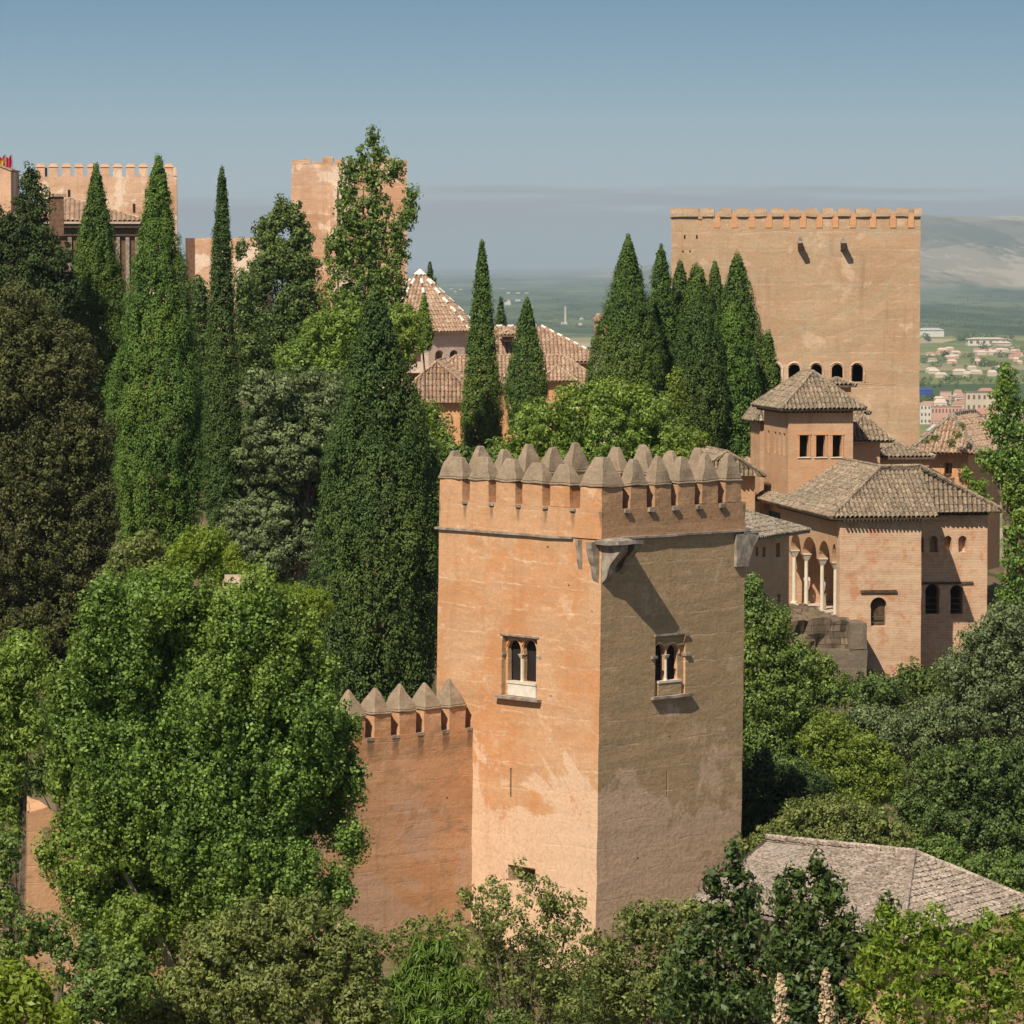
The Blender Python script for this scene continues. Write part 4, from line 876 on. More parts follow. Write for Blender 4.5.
def ground_mat():
    n = N('dry_earth_and_scrub'); a = n.noise(.35, 5, .65); b = n.noise(2.2, 5, .7)
    col = n.mix(n.step(a, .42, .6), (.20, .15, .09), (.07, .085, .03)); col = n.mix(n.math('MULTIPLY', n.step(b, .4, .7), .5), col, (.12, .09, .055))
    # far below: the farmed plain, fields in strips
    P = n.P(); y = n.n('ShaderNodeSeparateXYZ', {0: P}).outputs[1]
    v = n.vec((.0036, .0030, 0)); vo = n.n('ShaderNodeTexVoronoi', {'Vector': v, 'Scale': 1.0, 'Randomness': .9}); cr = n.n('ShaderNodeValToRGB', {0: n.n('ShaderNodeSeparateColor', {0: vo.outputs[1]}).outputs[0]})
    e = cr.color_ramp; e.interpolation = 'CONSTANT'; cols = [(0, (.20, .22, .08)), (.2, (.07, .11, .04)), (.38, (.32, .28, .15)), (.55, (.12, .17, .06)), (.70, (.26, .27, .11)), (.85, (.44, .36, .24))]
    for i, (p, c) in enumerate(cols):
        el = e.elements[i] if i < 2 else e.elements.new(p); el.position = p; el.color = (*c, 1)
    gr = n.noise(.02, 4, .7, n.vec((1, .35, 1))); field = n.mix(n.math('MULTIPLY', n.step(gr, .45, .7), .35), cr.outputs[0], (.04, .06, .025))
    # large groves far out, dry hills farther still
    fo = n.noise(.0006, 6, .65, n.vec((1, .5, 1))); grove = n.mix(n.step(n.noise(.0028, 6, .75, n.vec((1, .14, 1))), .38, .66), (.035, .062, .032), (.15, .19, .095))
    yy = n.math('ADD', y, n.math('MULTIPLY', n.noise(.0012, 4, .6), 2600)); field = n.mix(n.step(yy, 6900, 7400), field, grove)
    z = n.n('ShaderNodeSeparateXYZ', {0: P}).outputs[2]
    hv = n.n('ShaderNodeTexVoronoi', {'Vector': n.vec((.0026, .00022, .003)), 'Scale': 1.0, 'Randomness': 1.0}); hc = n.n('ShaderNodeSeparateColor', {0: hv.outputs[1]}).outputs[1]
    hill = n.mix(hc, (.14, .13, .085), (.30, .25, .17)); hill = n.mix(n.step(n.noise(.0030, 7, .75, n.vec((1, .09, 1))), .46, .58), hill, (.09, .10, .06)); hill = n.mix(n.math('MULTIPLY', n.step(n.noise(.0022, 6, .75, n.vec((1, .11, 1)), loc=(5, 900, 3)), .53, .60), .8), hill, (.48, .40, .30))
    field = n.mix(n.step(z, 24, 45), field, hill)
    col = n.mix(n.step(y, 520, 760), col, field)
    return n.done(col, 1, b, .4, .05, .02)
M['ground'] = ground_mat()
ys = np.concatenate([np.linspace(-10, 460, 190), np.geomspace(465, 11000, 120), np.linspace(11100, 22500, 190), np.geomspace(23000, 60000, 20)])
def zterr(x, y):
    z = hgt(x, y) + np.where(y < 440, .25*np.sin(x*1.1+y*.7)*np.sin(y*.9-x*.3), 0)
    # hills on the far side of the plain, higher to the right
    px = x/np.maximum(y, 1)*FPX + 512
    t = np.clip((y-12500)/8000, 0, 1); rise = t*t*(3-2*t)
    side = np.clip((px-560)/330, 0, 1); side = side*side*(3-2*side)
    nz_ = np.array([noise.fractal(Vector((a*.00028, b*.00016, 1.7)), .9, 2.1, 7) if b > 12000 else 0 for a, b in zip(x, y)])
    peak = HP + 258 + 7*np.sin(x/500.0)
    nf_ = np.array([noise.fractal(Vector((a*.0019, b*.00035, 5.7)), .8, 2.2, 6) if b > 12000 else 0 for a, b in zip(x, y)])
    z = z + rise*side*(peak*(.95) + nz_*26 + nf_*(20 + 70*(1-rise))) + rise*(1-side)*(nz_*9+12) + np.where(y > 12000, nz_*np.clip((y-12000)/6000, 0, 1)*9, 0)
    return z
terr = grid_obj('terrain', ys, lambda y: 90 + abs(y)*.34, 150, zterr, M['ground'])

# ------------------------------------------------------------------ the town and farms on the plain
def col_mat(name, c, var=.08): 
    M[name] = mat_plain(name, c, .85, var, .05)
for nm, c in (('white_wall', (.62, .58, .52)), ('cream_wall', (.54, .45, .35)), ('pink_wall', (.58, .34, .26)), ('rose_wall', (.62, .40, .32)), ('terracotta_roof', (.42, .22, .15)), ('pale_roof', (.58, .46, .38)), ('blue_sheet', (.03, .07, .27)), ('grey_sheet', (.45, .44, .42)), ('brown_roof', (.24, .17, .13))): col_mat(nm, c)
def far_house(label, cat, px0, px1, pyt, pyb, wall, roof, group=None, name='town_building', nwin=0, rows=1, hip=True, depth=None, rise=.35):
    Y = HP*FPX/(pyb-YH); p = at(px0, pyb, Y); q = at(px1, pyb, Y); w = q.x-p.x; h = (pyb-pyt)*mpx(Y); d = depth or w*.5
    F = Frame((p.x, p.y), (1, 0)); g = EYE-HP-.4; hw = h*(1-rise) if hip else h
    t = thing(name, label, cat, (p.x+w/2, p.y+d/2, g), group)
    obj('wall', MB().box(F, 0, w, -d, 0, g, g+hw), M[wall], t)
    if hip:
        m = MB(); e = .03*w; m.frust(F, -e, w+e, -d-e, e, g+hw+.01, g+h, min(w, d)*.45, min(w, d)*.45); obj('roof', m, M[roof], t)
    else: obj('roof', MB().box(F, -.3, w+.3, -d-.3, .3, g+h+.01, g+h+.5), M[roof], t)
    for r in range(rows):
        for i in range(nwin):
            a = w*(i+.5)/nwin; ww = w/nwin*.42; z = g+hw*(r+.35)/rows; obj('window', MB().box(F, a-ww/2, a+ww/2, -.1, .06, z, z+hw/rows*.42), M['shutter_or_shade'], t)
    return t
far_house('pink apartment block with two rows of windows, right of the great tower foot', 'apartments', 931, 962, 406, 424, 'pink_wall', 'terracotta_roof', nwin=9, rows=2, hip=False)
far_house('white block at the left end of the pink apartment block', 'apartments', 920, 931, 404, 424, 'white_wall', 'pale_roof', nwin=3, rows=3, hip=False)
far_house('white house with a stepped top above the pink apartments', 'house', 934, 947, 398, 410, 'white_wall', 'pale_roof', nwin=2, rows=1)
far_house('cream block with a brown roof above the hipped house with weeds', 'apartments', 966, 1003, 392, 412, 'cream_wall', 'brown_roof', nwin=7, rows=2, hip=False)
far_house('rose-coloured block with a flat roof, left of the tall tree', 'apartments', 975, 996, 407, 425, 'rose_wall', 'terracotta_roof', nwin=5, rows=2)
far_house('low rose house between the pink apartments and the cream block', 'house', 958, 972, 410, 420, 'rose_wall', 'terracotta_roof', nwin=3)
far_house('long pale glazed block in front of the pink apartments', 'shed', 928, 956, 424, 436, 'white_wall', 'grey_sheet', nwin=0, rise=.5)
far_house('wide red-roofed house at the foot of the great tower', 'house', 922, 949, 431, 442, 'rose_wall', 'terracotta_roof', nwin=4)
far_house('small white-roofed house partly behind the weeds on the hipped roof', 'house', 941, 955, 438, 449, 'cream_wall', 'pale_roof', nwin=2)
far_house('blue sheet-metal shed in the green field beside the great tower', 'shed', 919, 933, 387, 395, 'blue_sheet', 'blue_sheet', rise=.3, name='blue_shed')
far_house('big white warehouse farthest left beside the great tower', 'warehouse', 918, 944, 327.5, 336.5, 'white_wall', 'grey_sheet', name='warehouse', rise=.25)
far_house('long white factory right of the warehouse', 'factory', 968, 1007, 337, 345.5, 'white_wall', 'pale_roof', name='factory', nwin=6, rise=.2, hip=True)
far_house('low white annexe of the long factory', 'factory', 992, 1012, 341, 346.5, 'cream_wall', 'pale_roof', name='factory', rise=.3)
rs = random.Random(5); k = 0
cols_ = [('rose', 'rose_wall', 'terracotta_roof'), ('white', 'white_wall', 'terracotta_roof'), ('cream', 'cream_wall', 'pale_roof'), ('pink', 'pink_wall', 'pale_roof')]
for (x0, x1, y0, y1, n_, grp, lab) in ((922, 1024, 350, 364, 28, 'farmhouses on the plain', 'small tile-roofed farmhouse in the scattered row across the plain beyond the great tower'),
                                   (920, 1024, 366, 378, 9, 'farm sheds among the fields', 'low pale farm shed among the fields right of the great tower'),
                                   (430, 540, 289, 294, 14, 'white houses of the distant village', 'tiny white house of the distant village beyond the pyramid roof'),
                                   (496, 522, 301, 307, 7, 'pale blocks below the distant village', 'pale block below the distant village, between the two slim cypresses'),
                                   (540, 600, 320, 328, 3, 'pale sheds near the chimney', 'tiny pale shed in the dark groves near the lone chimney'),
                                   (955, 1024, 285, 288.5, 8, 'white farms below the hills', 'tiny white farm strung along the foot of the hills')):
    for i in range(n_):
        b = rs.uniform(y0, y1); sc = (b-YH)/100; w = rs.uniform(6, 15)*max(.35, sc)*(.8 if n_ > 20 else 1); h = max(1.3, rs.uniform(4, 6)*sc)
        x = rs.uniform(x0, x1-w); c = cols_[rs.randrange(4)] if y1 > 340 else cols_[rs.choice((1, 2))]
        far_house(lab, 'farmhouse', x, x+w, b-h, b, c[1], c[2] if y1 > 340 else 'pale_roof', group=grp, name='farmhouse', rise=.4)
for i in range(40):
    b = rs.uniform(397, 446); w = rs.uniform(9, 20); x = rs.uniform(919, 1000-w*.6); h = rs.uniform(6, 12); c = cols_[rs.randrange(4)]
    far_house('one of the many small houses of the town crowded below the great tower', 'house', x, x+w, b-h, b, c[1], c[2], group='small houses of the town', nwin=rs.choice((0, 3, 4)), rows=rs.choice((1, 2)), hip=rs.random() < .7, rise=.3)
Yc = HP*FPX/(324-YH); p = at(565.5, 324, Yc); hh = 18*mpx(Yc)
t = thing('factory_chimney', 'pale slender chimney standing alone in the dark groves right of the slim cypress', 'chimney', (p.x, p.y, EYE-HP))
obj('stack', MB().tube([(p.x, p.y, EYE-HP-1), (p.x, p.y, EYE-HP+hh)], [hh*.085, hh*.055], 10), M['cream_wall'], t)
obj('base', MB().box(Frame((p.x-hh*.25, p.y-hh*.1), (1, 0)), 0, hh*.35, 0, hh*.2, EYE-HP-1, EYE-HP+hh*.12), M['white_wall'], t)

# ------------------------------------------------------------------ foliage
def quads_mesh(name, V, F, tint, mat):
    me = bpy.data.meshes.new(name); me.vertices.add(len(V)); me.vertices.foreach_set('co', V.astype(np.float32).ravel())
    me.loops.add(F.size); me.loops.foreach_set('vertex_index', F.astype(np.int32).ravel()); me.polygons.add(len(F)); me.polygons.foreach_set('loop_start', (np.arange(len(F))*4).astype(np.int32))
    me.update(calc_edges=True); a = me.attributes.new('tint', 'FLOAT', 'FACE'); a.data.foreach_set('value', tint.astype(np.float32)); me.materials.append(mat); return me
def unit(v): return v/np.maximum(np.linalg.norm(v, axis=-1, keepdims=True), 1e-9)
def leaves(cen, rad, out_, m, L, w, spread, rng, up=0.0, tw=.35, flat=1.0):
    "cen (K,3) clumps with radius rad; m leaves each, facing away from the clump centre and outwards"
    K = len(cen); n = K*m; d = unit(rng.normal(size=(n, 3))); rr = rng.uniform(.35, 1, (n, 1))**.6
    c = np.repeat(cen, m, 0) + d*rr*np.repeat(rad, m)[:, None]*np.array([1, 1, flat])
    nr = unit(d*.95 + np.repeat(out_, m, 0)*.45 + rng.normal(size=(n, 3))*spread + np.array([0, 0, up*.5]))
    t = rng.normal(size=(n, 3)) + np.array([0, 0, up*2.5]) + np.repeat(out_, m, 0)*up*.8; t = unit(t - nr*(t*nr).sum(1, keepdims=True)); b = np.cross(nr, t)
    l = L*rng.uniform(.65, 1.3, (n, 1))*np.repeat(rng.uniform(.75, 1.3, K), m)[:, None]; ww = l*w
    V = np.stack([c-t*l*.5, c+b*ww*.5+nr*l*.06, c+t*l*.5, c-b*ww*.5+nr*l*.06], 1).reshape(-1, 3)
    ct = np.repeat(rng.normal(.0, .20, K), m); tint = np.clip(.44 + ct + rng.normal(0, .20, n) + np.where(rng.random(n) < .03, .5, 0), 0, 1.4)
    return V, tint
def core(cen, rad3, rng, n=14):
    "crumpled inner body so that a dense crown cannot be seen through"
    u = np.linspace(0, 2*np.pi, n, endpoint=False); v = np.linspace(.12, np.pi-.12, n//2+2); V = []
    for a in v: V.append(np.stack([np.sin(a)*np.cos(u), np.sin(a)*np.sin(u), np.full(n, np.cos(a))], 1))
    V = np.concatenate(V); V = V*(1+rng.uniform(-.12, .12, (len(V), 1))); V = V*np.array(rad3)+np.array(cen)
    nv = len(v); F = [(i*n+j, i*n+(j+1) % n, (i+1)*n+(j+1) % n, (i+1)*n+j) for i in range(nv-1) for j in range(n)]
    return V, np.array(F)
def trunk_mesh(base, top, r, limbs, mat, parent, k=8, name='trunk'):
    mb = MB(); base, top = Vector(base), Vector(top); n = 6; pts = []; rad = []
    for i in range(n+1):
        t = i/n; p = base.lerp(top, t) + Vector((noise.noise(base+Vector((0, 0, t*3)))*.25*(t > 0), noise.noise(base+Vector((9, 0, t*3)))*.25*(t > 0), 0)); pts.append(p); rad.append(r*(1.25 if i == 0 else 1)*(1-t*.72))
    mb.tube(pts, rad, k)
    for q in limbs:
        q = Vector(q); t = random.uniform(.25, .8); j = min(n-1, int(t*n)); s = pts[j]; md = s.lerp(q, .5) + Vector((0, 0, (q-s).length*.08)); mb.tube([s, md, q], [rad[j]*.5, rad[j]*.3, rad[j]*.10], 5)
    return obj(name, mb, mat, parent, recalc=False)
def tree(name, label, cat, Y, lobes, mat, leaf=3.2, w=.6, clump=7, dens=1.0, up=0.0, spread=.45, group=None, bark='bark', coref=.7, seed=None, thick=1.0, trunk_px=None, cover=2.6, fill=.25, flat=1.0, groundz=None, m_=None, tr=None):
    """lobes: (px, py, rx, ry) in photograph pixels at distance Y, turned into real ellipsoids; coref 0 leaves the crown open"""
    rng = np.random.default_rng(seed if seed is not None else zlib.crc32(label.encode()) % 9999); s = mpx(Y)
    lc = []; lr = []
    for q in lobes:
        px, py, rx, ry = q[:4]; dy = q[4] if len(q) > 4 else 0
        p = at(px, py, Y+dy); lc.append(p); lr.append((rx*s, max(rx*s*thick, .4), ry*s))
    lc = np.array(lc); lr = np.array(lr); K = len(lobes)
    cl = clump*s; cen = []; ou = []; rad = []
    for i in range(K):
        a, b, c = lr[i]; area = math.pi*a*c*2.0+math.pi*b*c; n = int(max(5, dens*area/(math.pi*cl*cl)*2.6))
        d = unit(rng.normal(size=(n, 3))); keep = (d[:, 1] < .25) | (rng.random(n) < .35); d = d[keep]; n = len(d)
        r = np.where(rng.random(n) < fill, rng.uniform(.35, .85, n), rng.uniform(.80, 1.03, n))
        p = lc[i] + d*lr[i]*r[:, None]
        o = unit(d/lr[i])
        # drop those buried deep in another lobe
        bur = np.zeros(n, bool)
        for j in range(K):
            if j != i: bur |= (((p-lc[j])/lr[j])**2).sum(1) < .5
        p, o = p[~bur], o[~bur]; cen.append(p); ou.append(o); rad.append(rng.uniform(.55, 1.25, len(p))*cl)
    cen = np.concatenate(cen); ou = np.concatenate(ou); rad = np.concatenate(rad)
    m = m_ or max(6, int(1.7*cover*(clump/leaf)**2/ (w*.9) ))
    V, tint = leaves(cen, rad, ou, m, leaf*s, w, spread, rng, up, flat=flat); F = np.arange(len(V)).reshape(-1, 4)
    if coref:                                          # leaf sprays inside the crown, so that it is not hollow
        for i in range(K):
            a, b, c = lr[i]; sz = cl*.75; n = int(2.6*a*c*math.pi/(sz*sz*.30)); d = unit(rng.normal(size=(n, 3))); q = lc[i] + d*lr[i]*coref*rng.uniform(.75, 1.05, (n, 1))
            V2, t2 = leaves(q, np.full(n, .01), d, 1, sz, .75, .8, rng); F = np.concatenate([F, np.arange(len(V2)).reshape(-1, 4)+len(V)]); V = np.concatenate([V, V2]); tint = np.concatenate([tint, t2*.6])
    big = int(np.argmax([a[0]*a[2] for a in lr])); bx, by = lc[:, 0].mean(), lc[:, 1].mean()
    if trunk_px: bx = at(trunk_px, 500, Y).x
    g = (gz(bx, by) if groundz is None else groundz) - .3
    t = thing(name, label, cat, (bx, by, g), group); off = np.array([bx, by, g])
    me = quads_mesh('crown', V-off, F, tint, mat); o = bpy.data.objects.new('crown', me); link(o, t)
    topz = max(lc[:, 2]); H = topz-g
    lim = [lc[i]*.85+np.array([bx, by, g+H*.5])*.15 for i in range(K) for _ in (0,)][:12]
    trunk_mesh((bx, by, g), (lc[big][0]*.5+bx*.5, by, g+H*.8), tr or max(.10, H*.028), lim, M[bark], t)
    return t
def cypress(name, label, Y, px, pt, pb, hw, mat, leaf=2.1, clump=4.8, power=.75, seed=None, group=None, belly=.3, rag=.05, cover=2.4, w=.5, cat='cypress', tilt=0, groundz=None, coref=.82, lump=.10, tipw=0.04):
    hw *= 1.10; rng = np.random.default_rng(seed if seed is not None else zlib.crc32(label.encode()) % 9999); s = mpx(Y); top = at(px, pt, Y); bot = at(px+tilt, pb, Y); R_ = hw*s; H = top.z-bot.z; cl = clump*s
    n = int(2.1*math.pi*R_*H*.75/(math.pi*cl*cl)*2.7); t = rng.random(n*2); 
    prof = lambda t: np.where(t < belly, .80+.20*np.sin(np.clip(t/belly, 0, 1)*np.pi/2), tipw+(1-tipw)*np.power(np.clip((1-t)/(1-belly), 0, 1), power))
    keep = rng.random(n*2) < np.maximum(prof(t), .22); t = t[keep][:n]; n = len(t); th = rng.uniform(0, 2*np.pi, n); back = (np.sin(th) > .3) & (rng.random(n) < .6); t, th = t[~back], th[~back]; n = len(t)
    sd = rng.uniform(0, 50)
    lm = np.array([noise.noise(Vector((math.cos(a)*1.3+sd, math.sin(a)*1.3, z*H/R_*.75))) for a, z in zip(th, t)]); lm2 = np.array([noise.noise(Vector((math.cos(a)*3.6+sd, math.sin(a)*3.6, z*H/R_*.8))) for a, z in zip(th, t)])
    rr = prof(t)*R_*(1+lump*1.3*lm+lump*1.6*lm2+rng.normal(0, rag*.5, n)); rr = np.maximum(rr-cl*.5, .01)
    cx = top.x*(t)+bot.x*(1-t); cen = np.stack([cx+rr*np.cos(th), top.y+rr*np.sin(th), bot.z+H*t], 1); ou = unit(np.stack([np.cos(th), np.sin(th), np.full(n, .35)], 1)); rad = rng.uniform(.55, 1.2, n)*cl*np.clip(.55+prof(t), 0, 1)
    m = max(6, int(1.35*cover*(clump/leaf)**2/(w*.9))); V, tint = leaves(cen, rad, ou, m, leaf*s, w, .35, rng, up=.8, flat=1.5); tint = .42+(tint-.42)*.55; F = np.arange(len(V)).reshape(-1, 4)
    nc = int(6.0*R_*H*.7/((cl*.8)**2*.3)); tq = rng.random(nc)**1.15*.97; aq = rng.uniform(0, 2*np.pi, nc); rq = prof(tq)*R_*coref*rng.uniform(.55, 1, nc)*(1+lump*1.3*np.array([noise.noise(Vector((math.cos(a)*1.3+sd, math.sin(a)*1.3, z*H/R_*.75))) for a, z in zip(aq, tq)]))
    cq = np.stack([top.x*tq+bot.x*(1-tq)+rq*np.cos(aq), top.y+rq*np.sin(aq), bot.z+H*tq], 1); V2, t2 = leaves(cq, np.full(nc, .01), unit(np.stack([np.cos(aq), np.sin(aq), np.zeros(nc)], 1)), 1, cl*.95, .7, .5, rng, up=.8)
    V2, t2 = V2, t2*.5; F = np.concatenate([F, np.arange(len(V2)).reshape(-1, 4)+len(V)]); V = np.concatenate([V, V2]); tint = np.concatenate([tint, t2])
    g = (gz(bot.x, top.y) if groundz is None else groundz)-.3; g = min(g, bot.z-.3); th_ = thing(name, label, cat, (bot.x, top.y, g), group); off = np.array([bot.x, top.y, g])
    me = quads_mesh('crown', V-off, F, tint, mat); o = bpy.data.objects.new('crown', me); link(o, th_)
    trunk_mesh((bot.x, top.y, g), (top.x, top.y, bot.z+H*.8), max(.12, R_*.13), [], M['bark'], th_)
    return th_
L = {}
L['cypress'] = mat_leaf('cypress_leaf', (.012, .034, .011), (.078, .150, .040), .10, .6, .2)
L['cypress_dark'] = mat_leaf('dark_cypress_leaf', (.010, .027, .010), (.060, .115, .036), .10, .6, .2)
L['cypress_light'] = mat_leaf('light_cypress_leaf', (.016, .046, .013), (.090, .180, .044), .12, .6, .2)
L['conifer_brown'] = mat_leaf('brownish_conifer_leaf', (.022, .032, .014), (.078, .098, .042), .08, .65, .15, warm=(.11, .088, .045))
L['conifer_dark'] = mat_leaf('dark_conifer_leaf', (.010, .024, .011), (.045, .080, .030), .08, .6, .2)
L['poplar'] = mat_leaf('poplar_leaf', (.022, .056, .016), (.138, .245, .064), .28, .5, .3)
L['bright'] = mat_leaf('bright_leaf', (.034, .078, .020), (.160, .260, .065), .30, .45, .3)
L['yellow'] = mat_leaf('yellow_green_leaf', (.045, .085, .018), (.16, .235, .05), .30, .5, .3, warm=(.20, .25, .05))
L['grey'] = mat_leaf('grey_green_leaf', (.034, .060, .032), (.125, .180, .100), .15, .55, .3, warm=(.135, .175, .085))
L['mid'] = mat_leaf('mid_green_leaf', (.022, .054, .018), (.115, .195, .058), .22, .5, .3)
L['deep'] = mat_leaf('deep_green_leaf', (.020, .044, .018), (.082, .145, .048), .18, .5, .3)
L['olive'] = mat_leaf('olive_leaf', (.034, .060, .022), (.165, .220, .080), .25, .5, .3, warm=(.20, .21, .07))
L['magnolia'] = mat_leaf('glossy_dark_leaf', (.012, .030, .012), (.050, .095, .030), .10, .45, .35)
L['lime'] = mat_leaf('lime_leaf', (.048, .095, .016), (.155, .25, .045), .35, .45, .3)
L['reed'] = mat_leaf('reed_leaf', (.04, .085, .02), (.11, .20, .045), .3, .45, .3)

# --- cypresses
G1 = 'cypress group left of the great tower'
CX = [  # label, Y, px, pt, pb, hw, mat, kw
 ('broad dark cypress, tallest and leftmost of the group beside the great tower', 236, 628, 237, 420, 36, 'cypress', dict(group=G1, power=.85, belly=.25)),
 ('slim cypress second from the left in the group beside the great tower', 240, 661, 246, 440, 25, 'cypress', dict(group=G1)),
 ('short cypress in the middle of the group, just left of the great tower edge', 243, 680, 262, 440, 25, 'cypress_dark', dict(group=G1)),
 ('cypress with a soft double tip in the middle of the group', 240, 697, 263, 445, 28, 'cypress', dict(group=G1, power=.6)),
 ('narrow pointed cypress against the face of the great tower', 242, 715, 263, 445, 23, 'cypress_dark', dict(group=G1)),
 ('tall bright-sided cypress at the right end of the group', 233, 737, 253, 452, 29, 'cypress', dict(group=G1, power=.7, belly=.4)),
 ('lower bushy cypress in front of the tall right-hand one', 229, 733, 303, 455, 27, 'cypress_light', dict(group=G1, power=.6)),
 ('low rounded cypress at the front of the group, over the long low house', 228, 700, 290, 455, 30, 'cypress_dark', dict(group=G1, power=.6)),
 ('small separate cypress between the group and the arched windows', 232, 768, 331, 440, 14, 'cypress', dict(power=.6)),
 ('tall thin dark cypress standing alone in front of the pyramid roof', 246, 482, 242, 470, 19.5, 'cypress', dict(power=.72, belly=.25, lump=.06, rag=.05)),
 ('short broad cypress on the tiled roofs, right of the thin dark one', 262, 527, 298, 425, 21, 'cypress', dict(power=.8)),
 ('tiny far cypress between the two cypresses by the pyramid roof', 330, 501, 297, 335, 5.5, 'cypress_dark', dict(power=.8, leaf=2, clump=3, groundz=EYE-12)),
 ('very narrow tall cypress in front of the plain orange wall block', 198, 222, 168, 535, 18, 'cypress_dark', dict(power=.62, belly=.3, lump=.06, rag=.05)),
 ('pointed cypress between the cornice palace and the dark conifer', 214, 96, 166, 480, 43, 'cypress', dict(power=.85, belly=.2, lump=.13)),
 ('great shaggy bright cypress with a narrow tip, right of the cornice palace', 206, 158, 156, 548, 46, 'cypress_light', dict(power=.85, belly=.35, lump=.15, clump=6.5)),
 ('massive dark cypress in front of the near tower left edge', 172, 377, 294, 700, 58, 'cypress_dark', dict(power=.7, belly=.45, clump=7, leaf=3, lump=.15)),
 ('young bright tree tip against the pyramid roof', 250, 424, 296, 350, 10, 'bright', dict(power=.8, cat='tree', lump=.35)),
 ('bristly dark tip sticking up behind the pyramid roof', 330, 430, 262, 300, 6, 'cypress_dark', dict(power=.8, leaf=2.2, clump=3, lump=.4, groundz=EYE-12)),
]
for i, (lab, Y, px, pt, pb, hw, mt, kw) in enumerate(CX):
    cypress('cypress', lab, Y, px, pt, pb, hw, L[mt], seed=100+i, **kw)
# --- irregular conifers at the far left
def rl(seed, x0, x1, y0, y1, n, r0, r1, f=None, asp=1.0):
    rs = random.Random(seed); o = []
    k = 0
    while len(o) < n and k < 4000:
        k += 1; x, y = rs.uniform(x0, x1), rs.uniform(y0, y1)
        if f and not f(x, y): continue
        r = rs.uniform(r0, r1)
        if k < 2500 and any(math.hypot(x-q[0], (y-q[1])/asp) < .48*(r+q[2]) for q in o): continue
        o.append((x, y, r, r*asp*rs.uniform(.8, 1.2), rs.uniform(-1.5, 1.5)))
    return o
tree('conifer', 'dark irregular conifer with a ragged top at the upper left edge', 'conifer', 208, [(30, 180, 9, 16), (31, 205, 19, 22), (24, 235, 30, 26), (45, 262, 30, 28), (12, 275, 30, 30), (60, 295, 24, 26), (30, 310, 46, 34), (-12, 240, 24, 40)], L['conifer_dark'], leaf=2.8, clump=6, up=.3, seed=1)
tree('conifer', 'huge brownish-green conifer filling the left edge below the dark one', 'conifer', 190, [(20, 330, 40, 50), (60, 370, 40, 50), (0, 400, 60, 60), (75, 440, 42, 50), (30, 470, 60, 60), (85, 510, 34, 50), (20, 545, 66, 60), (75, 570, 42, 46), (40, 620, 60, 50), (85, 640, 34, 34), (0, 650, 60, 50)], L['conifer_brown'], leaf=2.8, clump=7, up=.2, seed=2, spread=.7)
tree('poplar_tree', 'tall ragged poplar with upright lobes, breaking the skyline before the broken tower', 'poplar', 232,
     [(373, 138, 6, 11), (377, 155, 10, 13), (362, 160, 7, 13), (349, 172, 9, 15), (394, 172, 9, 14), (372, 178, 14, 18), (347, 196, 10, 18), (352, 222, 18, 26), (375, 210, 16, 20), (345, 255, 20, 32), (372, 250, 16, 30), (411, 196, 8, 11), (408, 215, 12, 14), (396, 236, 14, 17), (400, 255, 10, 10), (380, 285, 26, 32), (350, 300, 30, 36), (330, 245, 7, 8), (395, 290, 10, 16), (345, 350, 40, 40)],
     L['mid'], leaf=2.7, clump=5, w=.75, coref=.45, seed=3, thick=.8, cover=2.2)
tree('leafy_tree', 'bushy tree with two rounded tips, left of the broken tower', 'tree', 244, [(281, 215, 12, 18), (296, 222, 10, 18), (268, 235, 14, 20), (300, 240, 14, 20), (276, 262, 22, 24), (302, 270, 18, 22), (258, 285, 18, 24), (300, 305, 26, 30), (262, 330, 26, 30), (300, 350, 40, 30), (255, 370, 24, 30)], L['deep'], leaf=2.7, clump=6, w=.7, seed=4)
tree('leafy_tree', 'mixed green tree just left of the very narrow cypress', 'tree', 236, [(200, 300, 10, 26), (206, 350, 14, 40), (200, 400, 14, 40), (195, 450, 18, 40), (245, 300, 12, 30), (250, 350, 16, 40), (240, 250, 6, 10)], L['deep'], leaf=2.7, clump=6, seed=5)
tree('leafy_tree', 'light green tree in front of the bushy one, above the grey cedar', 'tree', 222, [(325, 345, 26, 34), (348, 330, 20, 30), (300, 365, 26, 26), (335, 375, 30, 24), (400, 340, 22, 36), (408, 325, 12, 20), (428, 415, 14, 14), (440, 440, 14, 14)], L['bright'], leaf=2.8, clump=6, seed=6)
tree('cedar', 'broad grey-green tree between the very narrow cypress and the massive dark one', 'tree', 198, rl(9, 250, 345, 395, 560, 16, 28, 40) + [(240, 540, 20, 40), (262, 580, 30, 24)], L['grey'], leaf=3.0, clump=9, seed=7, spread=.4, up=-.1, flat=.6)
tree('leafy_tree', 'leafy tree at the right foot of the massive dark cypress', 'tree', 178, [(425, 470, 18, 30), (428, 520, 16, 36), (420, 570, 18, 40), (415, 640, 22, 50), (350, 640, 30, 50), (400, 690, 30, 40)], L['deep'], leaf=3.2, clump=7, seed=8)
